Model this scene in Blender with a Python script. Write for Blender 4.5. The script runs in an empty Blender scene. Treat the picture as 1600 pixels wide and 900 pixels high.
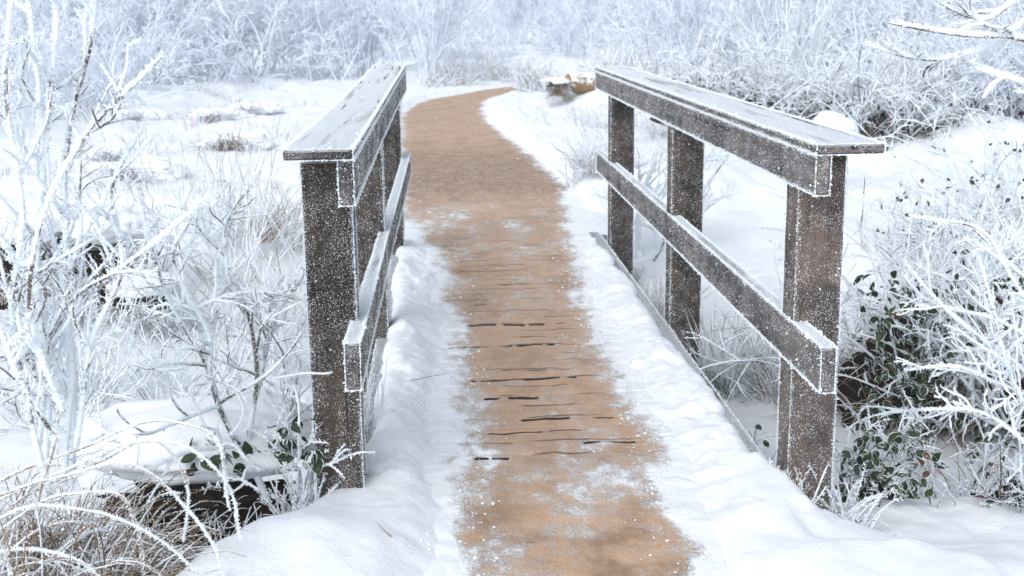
import bpy, math
import numpy as np

# ---------------------------------------------------------------- camera, world, sun, exposure
SC = bpy.context.scene
COL = SC.collection
rad = math.radians

CAM_YAW, CAM_PITCH, CAM_ROLL, CAM_F, CAM_H = 0.0579, 0.2234, -0.0132, 1915.7, 1.5
_ca, _sa, _cp, _sp = math.cos(CAM_YAW), math.sin(CAM_YAW), math.cos(CAM_PITCH), math.sin(CAM_PITCH)
_R = np.array([_ca, -_sa, 0.0]); FW = np.array([_sa * _cp, _ca * _cp, -_sp]); _U = np.array([_sa * _sp, _ca * _sp, _cp])
RT = math.cos(CAM_ROLL) * _R + math.sin(CAM_ROLL) * _U
UP = math.cos(CAM_ROLL) * _U - math.sin(CAM_ROLL) * _R
cam_data = bpy.data.cameras.new("camera")
cam = bpy.data.objects.new("camera", cam_data); COL.objects.link(cam)
from mathutils import Matrix, Vector
cam.matrix_world = Matrix(((RT[0], UP[0], -FW[0], 0), (RT[1], UP[1], -FW[1], 0), (RT[2], UP[2], -FW[2], CAM_H), (0, 0, 0, 1)))
cam_data.sensor_width = 36.0
cam_data.lens = 36.0 * CAM_F / 1600.0
cam_data.clip_start = 0.05
cam_data.clip_end = 2000.0
cam_data.dof.use_dof = True
cam_data.dof.focus_distance = 4.1
cam_data.dof.aperture_fstop = 6.3
SC.camera = cam

SUN_EL, SUN_ROT = rad(42), rad(-150)
world = bpy.data.worlds.new("World"); SC.world = world
world.use_nodes = True
wn = world.node_tree.nodes; wl = world.node_tree.links
bg = wn["Background"]
sky = wn.new("ShaderNodeTexSky"); sky.sky_type = 'NISHITA'; sky.sun_disc = False
sky.sun_elevation = SUN_EL; sky.sun_rotation = SUN_ROT
sky.air_density = 1.0; sky.dust_density = 1.0; sky.ozone_density = 1.0
hs = wn.new("ShaderNodeHueSaturation"); hs.inputs['Saturation'].default_value = 0.34; hs.inputs['Hue'].default_value = 0.485
wl.new(sky.outputs[0], hs.inputs['Color']); wl.new(hs.outputs[0], bg.inputs['Color'])
bg.inputs['Strength'].default_value = 0.15

sun_data = bpy.data.lights.new("sun", 'SUN'); sun_data.energy = 1.25; sun_data.angle = rad(50)
sun_data.color = (1.0, 0.975, 0.95)
sun = bpy.data.objects.new("sun", sun_data); COL.objects.link(sun)
_sd = Vector((math.sin(SUN_ROT) * math.cos(SUN_EL), math.cos(SUN_ROT) * math.cos(SUN_EL), math.sin(SUN_EL)))
sun.rotation_euler = (-_sd).to_track_quat('-Z', 'Y').to_euler()
sun.location = (0, 0, 30)

SC.view_settings.view_transform = 'Standard'; SC.view_settings.look = 'None'
SC.view_settings.exposure = 0.59; SC.view_settings.gamma = 1.0
try:
    SC.view_settings.use_curve_mapping = False
except Exception:
    pass
SC.render.engine = 'CYCLES'
SC.cycles.use_denoising = True
SC.cycles.max_bounces = 8
SC.cycles.volume_bounces = 2
SC.cycles.use_adaptive_sampling = True
SC.cycles.adaptive_threshold = 0.02
SC.cycles.pixel_filter_type = 'BLACKMAN_HARRIS'

RNG = np.random.default_rng(11)


def at(px, py, Y):
    """world point on the plane y = Y that is measured in the photograph at (px, py)"""
    v = RT * (px - 800) + UP * (450 - py) + FW * CAM_F
    return np.array([0, 0, CAM_H]) + v * (Y / v[1])


def atz(px, py, z):
    v = RT * (px - 800) + UP * (450 - py) + FW * CAM_F
    return np.array([0, 0, CAM_H]) + v * ((z - CAM_H) / v[2])


# ---------------------------------------------------------------- noise
def _h(i, j, k, s):
    n = (i * 374761393 + j * 668265263 + k * 2147483647 + s * 974711) & 0xFFFFFFFF
    n = ((n ^ (n >> 13)) * 1274126177) & 0xFFFFFFFF
    n = ((n ^ (n >> 16)) * 2246822519) & 0xFFFFFFFF
    return ((n ^ (n >> 15)) & 0xFFFFFF) / float(0xFFFFFF)


def noise2(x, y, s=0):
    x = np.asarray(x, float); y = np.asarray(y, float)
    xi = np.floor(x).astype(np.int64); yi = np.floor(y).astype(np.int64)
    fx = x - xi; fy = y - yi
    fx = fx * fx * fx * (fx * (fx * 6 - 15) + 10); fy = fy * fy * fy * (fy * (fy * 6 - 15) + 10)
    a = _h(xi, yi, 0, s); b = _h(xi + 1, yi, 0, s); c = _h(xi, yi + 1, 0, s); d = _h(xi + 1, yi + 1, 0, s)
    return (a + (b - a) * fx) * (1 - fy) + (c + (d - c) * fx) * fy


def noise3(p, s=0):
    p = np.asarray(p, float)
    i = np.floor(p).astype(np.int64); f = p - i
    f = f * f * (3 - 2 * f)
    out = 0
    for dx in (0, 1):
        for dy in (0, 1):
            for dz in (0, 1):
                w = (f[..., 0] if dx else 1 - f[..., 0]) * (f[..., 1] if dy else 1 - f[..., 1]) * (f[..., 2] if dz else 1 - f[..., 2])
                out = out + w * _h(i[..., 0] + dx, i[..., 1] + dy, i[..., 2] + dz, s)
    return out


def fbm2(x, y, o=4, s=0, g=0.5):
    a = 1.0; t = 0.0; n = 0
    for k in range(o):
        n = n + a * (noise2(x * 2 ** k + 17.3 * k, y * 2 ** k - 9.1 * k, s + k) - 0.5); t += a; a *= g
    return n / t * 2          # about -1..1


def sst(a, b, x):
    t = np.clip((np.asarray(x, float) - a) / (b - a), 0, 1)
    return t * t * (3 - 2 * t)


def unit(v):
    return v / np.maximum(np.linalg.norm(v, axis=-1, keepdims=True), 1e-9)


# ---------------------------------------------------------------- mesh collecting
class Geo:
    def __init__(self):
        self.v = []; self.f = []; self.fr = []; self.ti = []; self.n = 0

    def add(self, verts, faces, frost=None, tint=None):
        verts = np.asarray(verts, float).reshape(-1, 3)
        m = len(verts)
        if m == 0:
            return
        self.v.append(verts)
        self.f.append(np.asarray(faces, np.int64) + self.n)
        self.fr.append(np.broadcast_to(np.asarray(0.0 if frost is None else frost, float).ravel(), (m,)))
        self.ti.append(np.broadcast_to(np.asarray(0.0 if tint is None else tint, float).ravel(), (m,)))
        self.n += m

    def build(self, name, mat, parent=None, smooth=True, origin=None):
        V = np.concatenate(self.v)
        if origin is not None:
            V = V - np.asarray(origin, float)
        loops = np.concatenate([f.ravel() for f in self.f])
        tot = np.concatenate([np.full(len(f), f.shape[1], np.int64) for f in self.f])
        st = np.concatenate([[0], np.cumsum(tot)[:-1]])
        me = bpy.data.meshes.new(name)
        me.vertices.add(len(V)); me.vertices.foreach_set("co", V.astype(np.float32).ravel())
        me.loops.add(len(loops)); me.loops.foreach_set("vertex_index", loops.astype(np.int32))
        me.polygons.add(len(tot)); me.polygons.foreach_set("loop_start", st.astype(np.int32))
        me.polygons.foreach_set("loop_total", tot.astype(np.int32))
        me.polygons.foreach_set("use_smooth", np.full(len(tot), bool(smooth)))
        me.update(calc_edges=True)
        for nm, src in (("frost", self.fr), ("tint", self.ti)):
            a = me.attributes.new(nm, 'FLOAT', 'POINT')
            a.data.foreach_set("value", np.concatenate(src).astype(np.float32))
        me.materials.append(mat)
        o = bpy.data.objects.new(name, me); COL.objects.link(o)
        if parent is not None:
            o.parent = parent
        return o


def tag(o, label, cat, group=None, kind=None):
    if label: o['label'] = label
    if cat: o['category'] = cat
    if group: o['group'] = group
    if kind: o['kind'] = kind
    return o


def thing(name, label, cat, loc=(0, 0, 0), group=None):
    o = bpy.data.objects.new(name, None); COL.objects.link(o)
    o.location = tuple(float(c) for c in loc); o.empty_display_size = 0.1
    return tag(o, label, cat, group)


def dup(root, loc, rotz=0.0, scale=1.0, label=None, group=None):
    r = root.copy(); COL.objects.link(r)
    r.location = tuple(float(c) for c in loc); r.rotation_euler = (0, 0, rotz)
    r.scale = (scale, scale, scale) if np.isscalar(scale) else scale
    if label: r['label'] = label
    if group: r['group'] = group
    for ch in list(root.children):
        c = ch.copy(); COL.objects.link(c); c.parent = r
        for g in ch.children:
            d = g.copy(); COL.objects.link(d); d.parent = c
    return r


# ---------------------------------------------------------------- materials
def new_mat(name):
    m = bpy.data.materials.new(name); m.use_nodes = True
    nt = m.node_tree
    return m, nt, nt.nodes, nt.links, nt.nodes["Principled BSDF"]


def nd(N, t, **kw):
    n = N.new(t)
    for k, v in kw.items():
        setattr(n, k, v)
    return n


def noise_node(N, L, vec, scale, detail=4, rough=0.55):
    n = N.new("ShaderNodeTexNoise"); n.inputs['Scale'].default_value = scale
    n.inputs['Detail'].default_value = detail; n.inputs['Roughness'].default_value = rough
    if vec is not None: L.new(vec, n.inputs['Vector'])
    return n.outputs['Fac']


def math_node(N, L, op, a, b=None, c=None, clamp=False):
    n = N.new("ShaderNodeMath"); n.operation = op; n.use_clamp = clamp
    for i, x in enumerate((a, b, c)):
        if x is None: continue
        if hasattr(x, 'node'): L.new(x, n.inputs[i])
        else: n.inputs[i].default_value = x
    return n.outputs[0]


def ramp(N, L, fac, a, b, smooth=True):
    n = N.new("ShaderNodeMapRange"); n.interpolation_type = 'SMOOTHSTEP' if smooth else 'LINEAR'
    n.inputs['From Min'].default_value = a; n.inputs['From Max'].default_value = b
    L.new(fac, n.inputs['Value'])
    return n.outputs['Result']


def mixc(N, L, fac, a, b):
    n = N.new("ShaderNodeMix"); n.data_type = 'RGBA'
    if hasattr(fac, 'node'): L.new(fac, n.inputs[0])
    else: n.inputs[0].default_value = fac
    for i, x in ((6, a), (7, b)):
        if hasattr(x, 'node'): L.new(x, n.inputs[i])
        else: n.inputs[i].default_value = (*x, 1)
    return n.outputs[2]


def bump(N, L, h, dist, strength=1.0, normal=None):
    n = N.new("ShaderNodeBump"); n.inputs['Distance'].default_value = dist; n.inputs['Strength'].default_value = strength
    L.new(h, n.inputs['Height'])
    if normal is not None: L.new(normal, n.inputs['Normal'])
    return n.outputs['Normal']


def attr(N, name):
    n = N.new("ShaderNodeAttribute"); n.attribute_name = name
    return n.outputs['Fac']


SNOWC = (0.86, 0.885, 0.92)
FROSTC = (0.83, 0.88, 0.93)


def mat_snow(name="snow", col=SNOWC):
    m, nt, N, L, P = new_mat(name)
    tc = N.new("ShaderNodeNewGeometry").outputs['Position']
    n1 = noise_node(N, L, tc, 28, 5, 0.6); n2 = noise_node(N, L, tc, 260, 3, 0.6); n3 = noise_node(N, L, tc, 3.0, 3)
    c = mixc(N, L, ramp(N, L, n3, 0.3, 0.75), col, tuple(k * f for k, f in zip(col, (0.955, 0.965, 0.985))))
    L.new(c, P.inputs['Base Color'])
    P.inputs['Roughness'].default_value = 0.75
    P.inputs['Specular IOR Level'].default_value = 0.25
    b = bump(N, L, n1, 0.012, 0.45); b = bump(N, L, noise_node(N, L, tc, 95, 4, 0.7), 0.005, 0.5, b); b = bump(N, L, n2, 0.003, 0.7, b)
    L.new(b, P.inputs['Normal'])
    return m


def mat_walk(name, boards):
    """frozen sand over boards with patches of snow; the mesh carries frost (= snow cover) and tint (= dark open joints)"""
    m, nt, N, L, P = new_mat(name)
    tc = N.new("ShaderNodeNewGeometry").outputs['Position']
    mp = N.new("ShaderNodeMapping"); mp.inputs['Scale'].default_value = (1.5, 1.0, 1.0); L.new(tc, mp.inputs['Vector'])
    v = mp.outputs['Vector']
    big = noise_node(N, L, v, 2.2, 4); mid = noise_node(N, L, v, 11, 5, 0.62); fine = noise_node(N, L, v, 75, 4, 0.65)
    grit = noise_node(N, L, tc, 300, 2, 0.6)
    sand = mixc(N, L, ramp(N, L, mid, 0.3, 0.7), (0.58, 0.385, 0.255), (0.42, 0.26, 0.155))
    sand = mixc(N, L, ramp(N, L, big, 0.45, 0.72), sand, (0.35, 0.225, 0.14))
    sand = mixc(N, L, math_node(N, L, 'MULTIPLY', ramp(N, L, fine, 0.5, 0.75), 0.5), sand, (0.50, 0.37, 0.27))
    sand = mixc(N, L, math_node(N, L, 'MULTIPLY', ramp(N, L, grit, 0.54, 0.70), 0.7), sand, (0.12, 0.075, 0.045))
    if not boards:
        litter = ramp(N, L, noise_node(N, L, v, 30, 6, 0.75), 0.56, 0.66)
        zone = ramp(N, L, noise_node(N, L, tc, 0.55, 2), 0.36, 0.56)
        sand = mixc(N, L, math_node(N, L, 'MULTIPLY', math_node(N, L, 'MULTIPLY', litter, zone), 0.8), sand, (0.10, 0.07, 0.045))
    sepw = N.new("ShaderNodeSeparateXYZ"); L.new(tc, sepw.inputs[0]); py_ = sepw.outputs['Y']
    if not boards:      # leaf litter and mud trodden in just beyond the bridge
        band = math_node(N, L, 'MULTIPLY', ramp(N, L, py_, 9.4, 10.6), ramp(N, L, py_, 15.0, 12.0))
        sand = mixc(N, L, math_node(N, L, 'MULTIPLY', band, 0.35), sand, (0.26, 0.16, 0.095))
        lit2 = ramp(N, L, noise_node(N, L, tc, 24, 6, 0.75), 0.46, 0.60)
        sand = mixc(N, L, math_node(N, L, 'MULTIPLY', math_node(N, L, 'MULTIPLY', lit2, band), 0.85), sand, (0.11, 0.07, 0.042))
    else:               # darker damp sand where boots tread at the near end
        damp = ramp(N, L, noise_node(N, L, tc, 4.0, 3), 0.45, 0.62)
        sand = mixc(N, L, math_node(N, L, 'MULTIPLY', math_node(N, L, 'MULTIPLY', damp, ramp(N, L, py_, 3.7, 3.2)), 0.75), sand, (0.22, 0.13, 0.075))
    sand = mixc(N, L, math_node(N, L, 'MULTIPLY', ramp(N, L, noise_node(N, L, tc, 7.0, 6, 0.72), 0.46, 0.66), 0.30), sand, (0.62, 0.51, 0.44))
    sn = attr(N, "frost")
    k = math_node(N, L, 'ADD', sn, math_node(N, L, 'MULTIPLY', math_node(N, L, 'SUBTRACT', mid, 0.5), 1.15))
    k = math_node(N, L, 'ADD', k, math_node(N, L, 'MULTIPLY', math_node(N, L, 'SUBTRACT', fine, 0.5), 0.75))
    snow = ramp(N, L, k, 0.36, 0.78)
    thin = math_node(N, L, 'MULTIPLY', ramp(N, L, k, 0.12, 0.55), 0.45)
    c = mixc(N, L, thin, sand, (0.62, 0.60, 0.60))
    c = mixc(N, L, snow, c, SNOWC)
    joint = attr(N, "tint")
    c = mixc(N, L, ramp(N, L, joint, 0.06, 0.30), c, (0.012, 0.011, 0.012))
    L.new(c, P.inputs['Base Color'])
    P.inputs['Roughness'].default_value = 0.55
    P.inputs['Specular IOR Level'].default_value = 0.3
    b = bump(N, L, mid, 0.012, 0.6); b = bump(N, L, fine, 0.006, 0.7, b); b = bump(N, L, snow, 0.006, 0.5, b)
    L.new(b, P.inputs['Normal'])
    return m


def mat_frosty(name, ca, cb, rough=0.75, lo=0.34, hi=0.62, nscale=90, frostc=FROSTC):
    """bark, stalk or leaf with rime: the mesh carries frost (rime cover) and tint (which of the two colours)"""
    m, nt, N, L, P = new_mat(name)
    tc = N.new("ShaderNodeTexCoord").outputs['Object']
    n = noise_node(N, L, tc, nscale, 3, 0.6)
    core = mixc(N, L, attr(N, "tint"), ca, cb)
    k = math_node(N, L, 'ADD', attr(N, "frost"), math_node(N, L, 'MULTIPLY', math_node(N, L, 'SUBTRACT', n, 0.5), 0.7))
    c = mixc(N, L, ramp(N, L, k, lo, hi), core, frostc)
    L.new(c, P.inputs['Base Color']); P.inputs['Roughness'].default_value = rough
    P.inputs['Specular IOR Level'].default_value = 0.25
    return m


def mat_wood(name, axis, dark, light, powder, top=0.90):
    """weathered board or post, grain along axis, dusted with rime; flat tops hold more of it"""
    m, nt, N, L, P = new_mat(name)
    g = N.new("ShaderNodeNewGeometry")
    sc = [26.0, 26.0, 26.0]; sc[axis] = 1.3
    mp = N.new("ShaderNodeMapping"); mp.inputs['Scale'].default_value = sc; L.new(g.outputs['Position'], mp.inputs['Vector'])
    v = mp.outputs['Vector']
    g1 = noise_node(N, L, v, 1.0, 6, 0.65); g2 = noise_node(N, L, v, 5.0, 3, 0.6); blot = noise_node(N, L, g.outputs['Position'], 5.5, 4, 0.6)
    c = mixc(N, L, ramp(N, L, g1, 0.3, 0.68), dark, light)
    c = mixc(N, L, math_node(N, L, 'MULTIPLY', ramp(N, L, g2, 0.52, 0.66), 0.75), c, tuple(k * 0.28 for k in dark))
    c = mixc(N, L, math_node(N, L, 'MULTIPLY', ramp(N, L, blot, 0.48, 0.66), 0.85), c, tuple(k * 0.45 for k in dark))
    sk = [34.0, 34.0, 34.0]; sk[axis] = 0.8
    mk = N.new("ShaderNodeMapping"); mk.inputs['Scale'].default_value = sk; L.new(g.outputs['Position'], mk.inputs['Vector'])
    crack = ramp(N, L, noise_node(N, L, mk.outputs['Vector'], 1.0, 2, 0.45), 0.675, 0.70)
    # rime: fine dust plus specks, heavier on faces that look up
    fine = noise_node(N, L, g.outputs['Position'], 330, 3, 0.7)
    spk = N.new("ShaderNodeTexVoronoi"); spk.inputs['Scale'].default_value = 190; L.new(g.outputs['Position'], spk.inputs['Vector'])
    dots = ramp(N, L, spk.outputs['Distance'], 0.42, 0.2)
    clump = ramp(N, L, noise_node(N, L, g.outputs['Position'], 16, 3, 0.6), 0.38, 0.66)
    dots = math_node(N, L, 'MULTIPLY', dots, math_node(N, L, 'ADD', math_node(N, L, 'MULTIPLY', clump, 0.8), 0.15))
    sep = N.new("ShaderNodeSeparateXYZ"); L.new(g.outputs['True Normal'], sep.inputs[0])
    upf = ramp(N, L, sep.outputs['Z'], 0.5, 0.9)
    patch = ramp(N, L, noise_node(N, L, g.outputs['Position'], 3.2, 4, 0.65), 0.47, 0.62)
    c = mixc(N, L, math_node(N, L, 'MULTIPLY', patch, 0.75), c, tuple(k * 0.3 for k in dark))
    dust = math_node(N, L, 'MULTIPLY', math_node(N, L, 'MULTIPLY', ramp(N, L, fine, 0.40, 0.75), powder), math_node(N, L, 'MULTIPLY_ADD', patch, -0.75, 1.0))
    fr = math_node(N, L, 'MAXIMUM', dust, math_node(N, L, 'MULTIPLY', dots, 0.8))
    streak = ramp(N, L, noise_node(N, L, v, 0.55, 4, 0.6), 0.66, 0.52)
    tops = math_node(N, L, 'MULTIPLY', math_node(N, L, 'MULTIPLY', upf, math_node(N, L, 'MULTIPLY_ADD', streak, 0.5, 0.5)), top)
    tops = math_node(N, L, 'MULTIPLY', tops, math_node(N, L, 'MULTIPLY_ADD', ramp(N, L, fine, 0.3, 0.6), 0.3, 0.7))
    fr = math_node(N, L, 'MAXIMUM', fr, tops)
    fr = math_node(N, L, 'MULTIPLY', fr, math_node(N, L, 'SUBTRACT', 1.0, math_node(N, L, 'MULTIPLY', crack, 0.8)))
    c = mixc(N, L, crack, c, (0.02, 0.017, 0.015))
    c = mixc(N, L, fr, c, (0.80, 0.84, 0.90))
    L.new(c, P.inputs['Base Color']); P.inputs['Roughness'].default_value = 0.8
    P.inputs['Specular IOR Level'].default_value = 0.25
    b = bump(N, L, g1, 0.006, 0.6); b = bump(N, L, fr, 0.004, 0.6, b); b = bump(N, L, crack, -0.006, 0.8, b)
    L.new(b, P.inputs['Normal'])
    return m


M_SNOW = mat_snow()
M_DECK = mat_walk("frozen_sand_on_boards", True)
M_PATH = mat_walk("frozen_sand_path", False)
M_FROST = mat_frosty("rime", (0.80, 0.84, 0.90), FROSTC)
M_BARK = mat_frosty("rimed_bark", (0.055, 0.040, 0.034), (0.16, 0.125, 0.115))
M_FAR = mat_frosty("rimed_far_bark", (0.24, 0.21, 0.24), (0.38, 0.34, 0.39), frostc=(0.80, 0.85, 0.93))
M_STRAW = mat_frosty("dry_grass", (0.34, 0.235, 0.145), (0.17, 0.105, 0.06))
M_PALE = mat_frosty("pale_grass", (0.42, 0.33, 0.27), (0.30, 0.24, 0.21))
M_GREEN = mat_frosty("green_grass", (0.10, 0.12, 0.06), (0.15, 0.14, 0.08))
M_LEAF = mat_frosty("green_leaf", (0.016, 0.036, 0.014), (0.042, 0.068, 0.022), rough=0.45, lo=0.45, hi=0.8)
M_DEAD = mat_frosty("brown_leaf", (0.07, 0.03, 0.022), (0.16, 0.075, 0.04), rough=0.6, lo=0.45, hi=0.8)
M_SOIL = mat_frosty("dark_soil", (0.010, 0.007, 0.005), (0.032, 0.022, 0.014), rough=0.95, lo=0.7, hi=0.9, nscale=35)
M_LOG = mat_frosty("split_log_wood", (0.42, 0.26, 0.11), (0.16, 0.10, 0.06), nscale=20)
M_POST = mat_wood("post_wood", 2, (0.032, 0.021, 0.012), (0.080, 0.053, 0.031), 0.08)
M_POSTR = mat_wood("post_wood_reddish", 2, (0.066, 0.043, 0.032), (0.135, 0.094, 0.073), 0.13)
M_RAIL = mat_wood("rail_wood", 1, (0.064, 0.049, 0.042), (0.16, 0.128, 0.115), 0.34)
M_BEAM = mat_wood("beam_wood", 1, (0.06, 0.048, 0.042), (0.13, 0.105, 0.095), 0.30, 0.5)
# ---------------------------------------------------------------- ground, path, hills
EY = [0, 3.05, 3.65, 4.87, 5.7, 6.6, 7.6, 8.6, 10.2, 12, 14.3, 17.0, 18.5, 20.5, 21.7, 23.8, 26, 29, 33]
ER = [0.66, 0.66, 0.69, 0.70, 0.70, 0.72, 0.80, 0.92, 1.0, 0.93, 0.80, 0.64, 0.60, 0.70, 0.92, 1.60, 3.0, 5.4, 9.0]
EL = [0.03, 0.04, 0.10, 0.11, 0.08, 0.05, 0.02, -0.22, -0.28, -0.32, -0.42, -0.47, -0.47, -0.30, 0.00, 0.95, 2.3, 4.6, 8.2]
BX0, BX1, BY0, BY1 = -0.25, 1.072, 3.72, 8.15


def edge_dist(x, y):
    """how far a point lies outside the trodden strip (metres, ragged)"""
    r = np.interp(y, EY, ER); l = np.interp(y, EY, EL)
    d = np.maximum(x - r, l - x)
    return d + 0.075 * fbm2(x * 4.5, y * 2.2, 4, 31) + 0.03 * fbm2(x * 15, y * 9, 3, 41)


def snow_t(x, y):
    d = edge_dist(x, y)
    t = -0.05 + 0.115 * sst(-0.06, 0.30, d)
    t = t - 0.022 * sst(0.03, 0.2, d) * sst(0.60, 0.78, noise2(x * 4.6, y * 3.1, 63)) * (y < 9)
    t = t + 0.026 * sst(0.0, 0.25, d) * (fbm2(x * 2.6, y * 1.6, 3, 51) + (0.25 + 0.75 * sst(3.5, 4.0, y)) * fbm2(x * 9, y * 7, 4, 57, 0.65))
    return t


def cover(x, y):
    """partial snow on the trodden sand, heavier near its edges"""
    d = edge_dist(x, y)
    c = 0.10 + 0.80 * sst(-0.10, 0.13, d)
    near = sst(5.4, 3.2, y)
    patch = 0.5 + 0.5 * fbm2(x * 5.5, y * 3.2, 4, 61)
    p2 = 0.5 + 0.5 * fbm2(x * 7.0, y * 2.4, 5, 67, 0.65)
    c = c + (1 - sst(9.5, 12.0, y)) * 0.22 * sst(0.45, 0.75, p2) + 0.03
    c = c + near * 0.33 * sst(0.5, 0.78, patch)
    c = c + sst(7.0, 8.6, y) * sst(10.8, 8.6, y) * 0.34 * sst(0.34, 0.7, patch)
    c = c - sst(9.0, 11.0, y) * 0.12
    return np.clip(c, 0, 1.2)


def ditch_start(x):
    return np.interp(x, [-3, -1.2, -0.75, -0.45, -0.2, 1.0, 1.1, 1.38, 1.9, 4], [2.2, 2.5, 2.85, 3.35, 3.75, 3.75, 3.25, 2.95, 2.95, 3.0])


def ground_z(x, y):
    x = np.asarray(x, float); y = np.asarray(y, float)
    ds = ditch_start(x) + 0.08 * fbm2(x * 3, y * 3, 2, 3)
    left = sst(0.6, 0.2, x)
    deep = 0.20 + (0.10 + 0.14 * left) * sst(0.3, 1.8, y - ds)
    back = 1 - sst(7.2, 10.5, y + 0.5 * fbm2(x * 0.7, y * 0.7, 2, 5))
    z = -deep * sst(0.0, 0.55, y - ds) * back
    off = np.abs(x - 0.41)
    und = sst(1.0, 2.6, off)
    z = z + und * (0.11 * fbm2(x * 0.55, y * 0.45, 4, 71) + 0.10 * np.abs(fbm2(x * 1.7, y * 1.1, 3, 77)))
    z = z + sst(9, 13, y) * sst(1.3, 3.0, off) * 0.20 * np.maximum(fbm2(x * 0.9, y * 0.55, 3, 79) + 0.15, 0)
    z = z + 0.012 * fbm2(x * 6, y * 6, 3, 81)
    # snow shoulders along the trodden strip
    t = snow_t(x, y)
    z = z + sst(8.3, 9.5, y) * sst(21, 17, y) * sst(0.05, 0.3, edge_dist(x, y)) * sst(2.2, 0.8, edge_dist(x, y)) * (0.05 + 0.11 * np.maximum(fbm2(x * 2.2, y * 1.2, 4, 87, 0.6), -0.3))
    near_path = sst(1.9, 0.3, edge_dist(x, y))
    onp = np.where((y < 3.95) | (y > 7.75), 1.0, 0.0)
    z = z + onp * t * near_path + (1 - near_path) * 0.02
    # heaps
    for (hx, hy, rx, ry, h) in ((-0.40, 3.22, 0.20, 0.17, 0.055), (-0.62, 3.0, 0.25, 0.25, 0.05), (2.75, 18.6, 0.9, 1.5, 0.45), (2.6, 22.2, 0.8, 1.0, 0.16),
                               (0.2, 27.5, 1.6, 1.5, 0.35), (3.6, 30, 3.5, 2.5, 0.45), (2.1, 10.5, 0.7, 1.2, 0.10), (-2.6, 8.9, 0.7, 0.5, 0.14),
                               (-1.05, 4.45, 0.50, 0.22, 0.13), (3.3, 8.0, 0.9, 0.6, 0.2), (2.6, 5.9, 0.7, 0.7, 0.12), (5.4, 12.2, 1.2, 1.0, 0.25)):
        z = z + h * np.exp(-((x - hx) / rx) ** 2 - ((y - hy) / ry) ** 2)
    # hollow under the bridge
    u = sst(-0.62, -0.42, x) * sst(1.32, 1.16, x) * sst(BY0 + 0.02, BY0 + 0.14, y) * sst(BY1 - 0.02, BY1 - 0.22, y)
    z = z * (1 - u) + u * np.minimum(z, -0.42)
    z = z + 0.018 * np.maximum(y - 30, 0) + 0.10 * np.maximum(y - 75, 0) + 0.5 * sst(38, 60, y) * fbm2(x * 0.08, y * 0.08, 2, 91)
    return z


def gz(x, y):
    return float(ground_z(np.array([x]), np.array([y]))[0])


def graded(lo, a, b, hi, fine, grow):
    mid = list(np.arange(a, b + fine * 0.5, fine))
    up = []; s = fine; q = mid[-1]
    while q < hi:
        s *= grow; q += s; up.append(q)
    dn = []; s = fine; q = mid[0]
    while q > lo:
        s *= grow; q -= s; dn.append(q)
    return np.array(dn[::-1] + mid + up)


def grid_faces(nx, ny):
    i = np.arange(ny - 1)[:, None] * nx + np.arange(nx - 1)[None]
    return np.stack([i, i + 1, i + nx + 1, i + nx], -1).reshape(-1, 4)


gx = graded(-170, -2.4, 3.2, 170, 0.018, 1.028)
gy = graded(-6, 2.6, 8.8, 230, 0.018, 1.018)
X, Y = np.meshgrid(gx, gy)
G = Geo(); G.add(np.stack([X, Y, ground_z(X, Y)], -1), grid_faces(len(gx), len(gy)), 1.0)
tag(G.build("ground", M_SNOW), None, None, kind="structure")


def walk_strip(name, mat, ys, joints=None):
    us = np.linspace(0, 1, 90)
    l = np.interp(ys, EY, EL) - 0.30; r = np.interp(ys, EY, ER) + 0.30
    if joints is not None:
        l = np.full_like(ys, BX0 + 0.006); r = np.full_like(ys, BX1 - 0.075)
    Xs = l[:, None] + (r - l)[:, None] * us[None]; Ys = np.broadcast_to(ys[:, None], Xs.shape)
    z = 0.010 * fbm2(Xs * 3, Ys * 3, 3, 101) + 0.006 * fbm2(Xs * 14, Ys * 14, 3, 103)
    cv = cover(Xs, Ys)
    z = z + 0.012 * np.clip(cv - 0.4, 0, 1) * (0.4 + 0.6 * noise2(Xs * 25, Ys * 25, 5))
    z = z - 0.015 * sst(0.05, 0.3, edge_dist(Xs, Ys))
    j = np.zeros_like(Xs)
    if joints is not None:
        for (yj, x0, x1, w) in joints:
            yy = yj + 0.0006 * fbm2(Xs * 5, Ys * 0 + yj, 2, 7)
            inx = sst(x0 - 0.02, x0 + 0.01, Xs + 0.03 * fbm2(Xs * 20, Ys * 0 + yj * 7, 2, 9)) * sst(x1 + 0.02, x1 - 0.01, Xs)
            brk = sst(0.22, 0.40, noise2(Xs * 22, Ys * 0 + yj * 13.7, 13))
            m = np.minimum(np.clip(1.35 - np.abs(Ys - yy) / w, 0, 1), np.minimum(sst(0.3, 0.5, inx), sst(0.1, 0.5, brk)))
            j = np.maximum(j, m)
        pl = 0.5 + 0.5 * np.cos((Ys - 4.01) / 0.1285 * 2 * np.pi)
        pl = pl * sst(BY0, BY0 + 0.25, Ys)
        z = z - 0.0035 * pl ** 8 - 0.02 * j
        j = np.maximum(j, 0.23 * pl ** 14 * sst(0.35, 0.65, noise2(Xs * 5, Ys * 7.77, 29)) * sst(0.02, -0.12, edge_dist(Xs, Ys)))
        cv = np.clip(cv + 0.10 * pl ** 5 * (noise2(Xs * 6, Ys * 6, 23) - 0.3), 0, 1.2)
    else:
        pass
    g = Geo(); g.add(np.stack([Xs, Ys, z], -1), grid_faces(len(us), len(ys)), cv, j)
    return g


tag(walk_strip("path", M_PATH, np.linspace(-1, BY0, 400)).build("path", M_DECK), None, None, kind="structure")
ys = np.concatenate([np.arange(BY1, 14, 0.016), np.arange(14, 32, 0.06)])
tag(walk_strip("path", M_PATH, ys).build("path", M_PATH), None, None, kind="structure")

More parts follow.
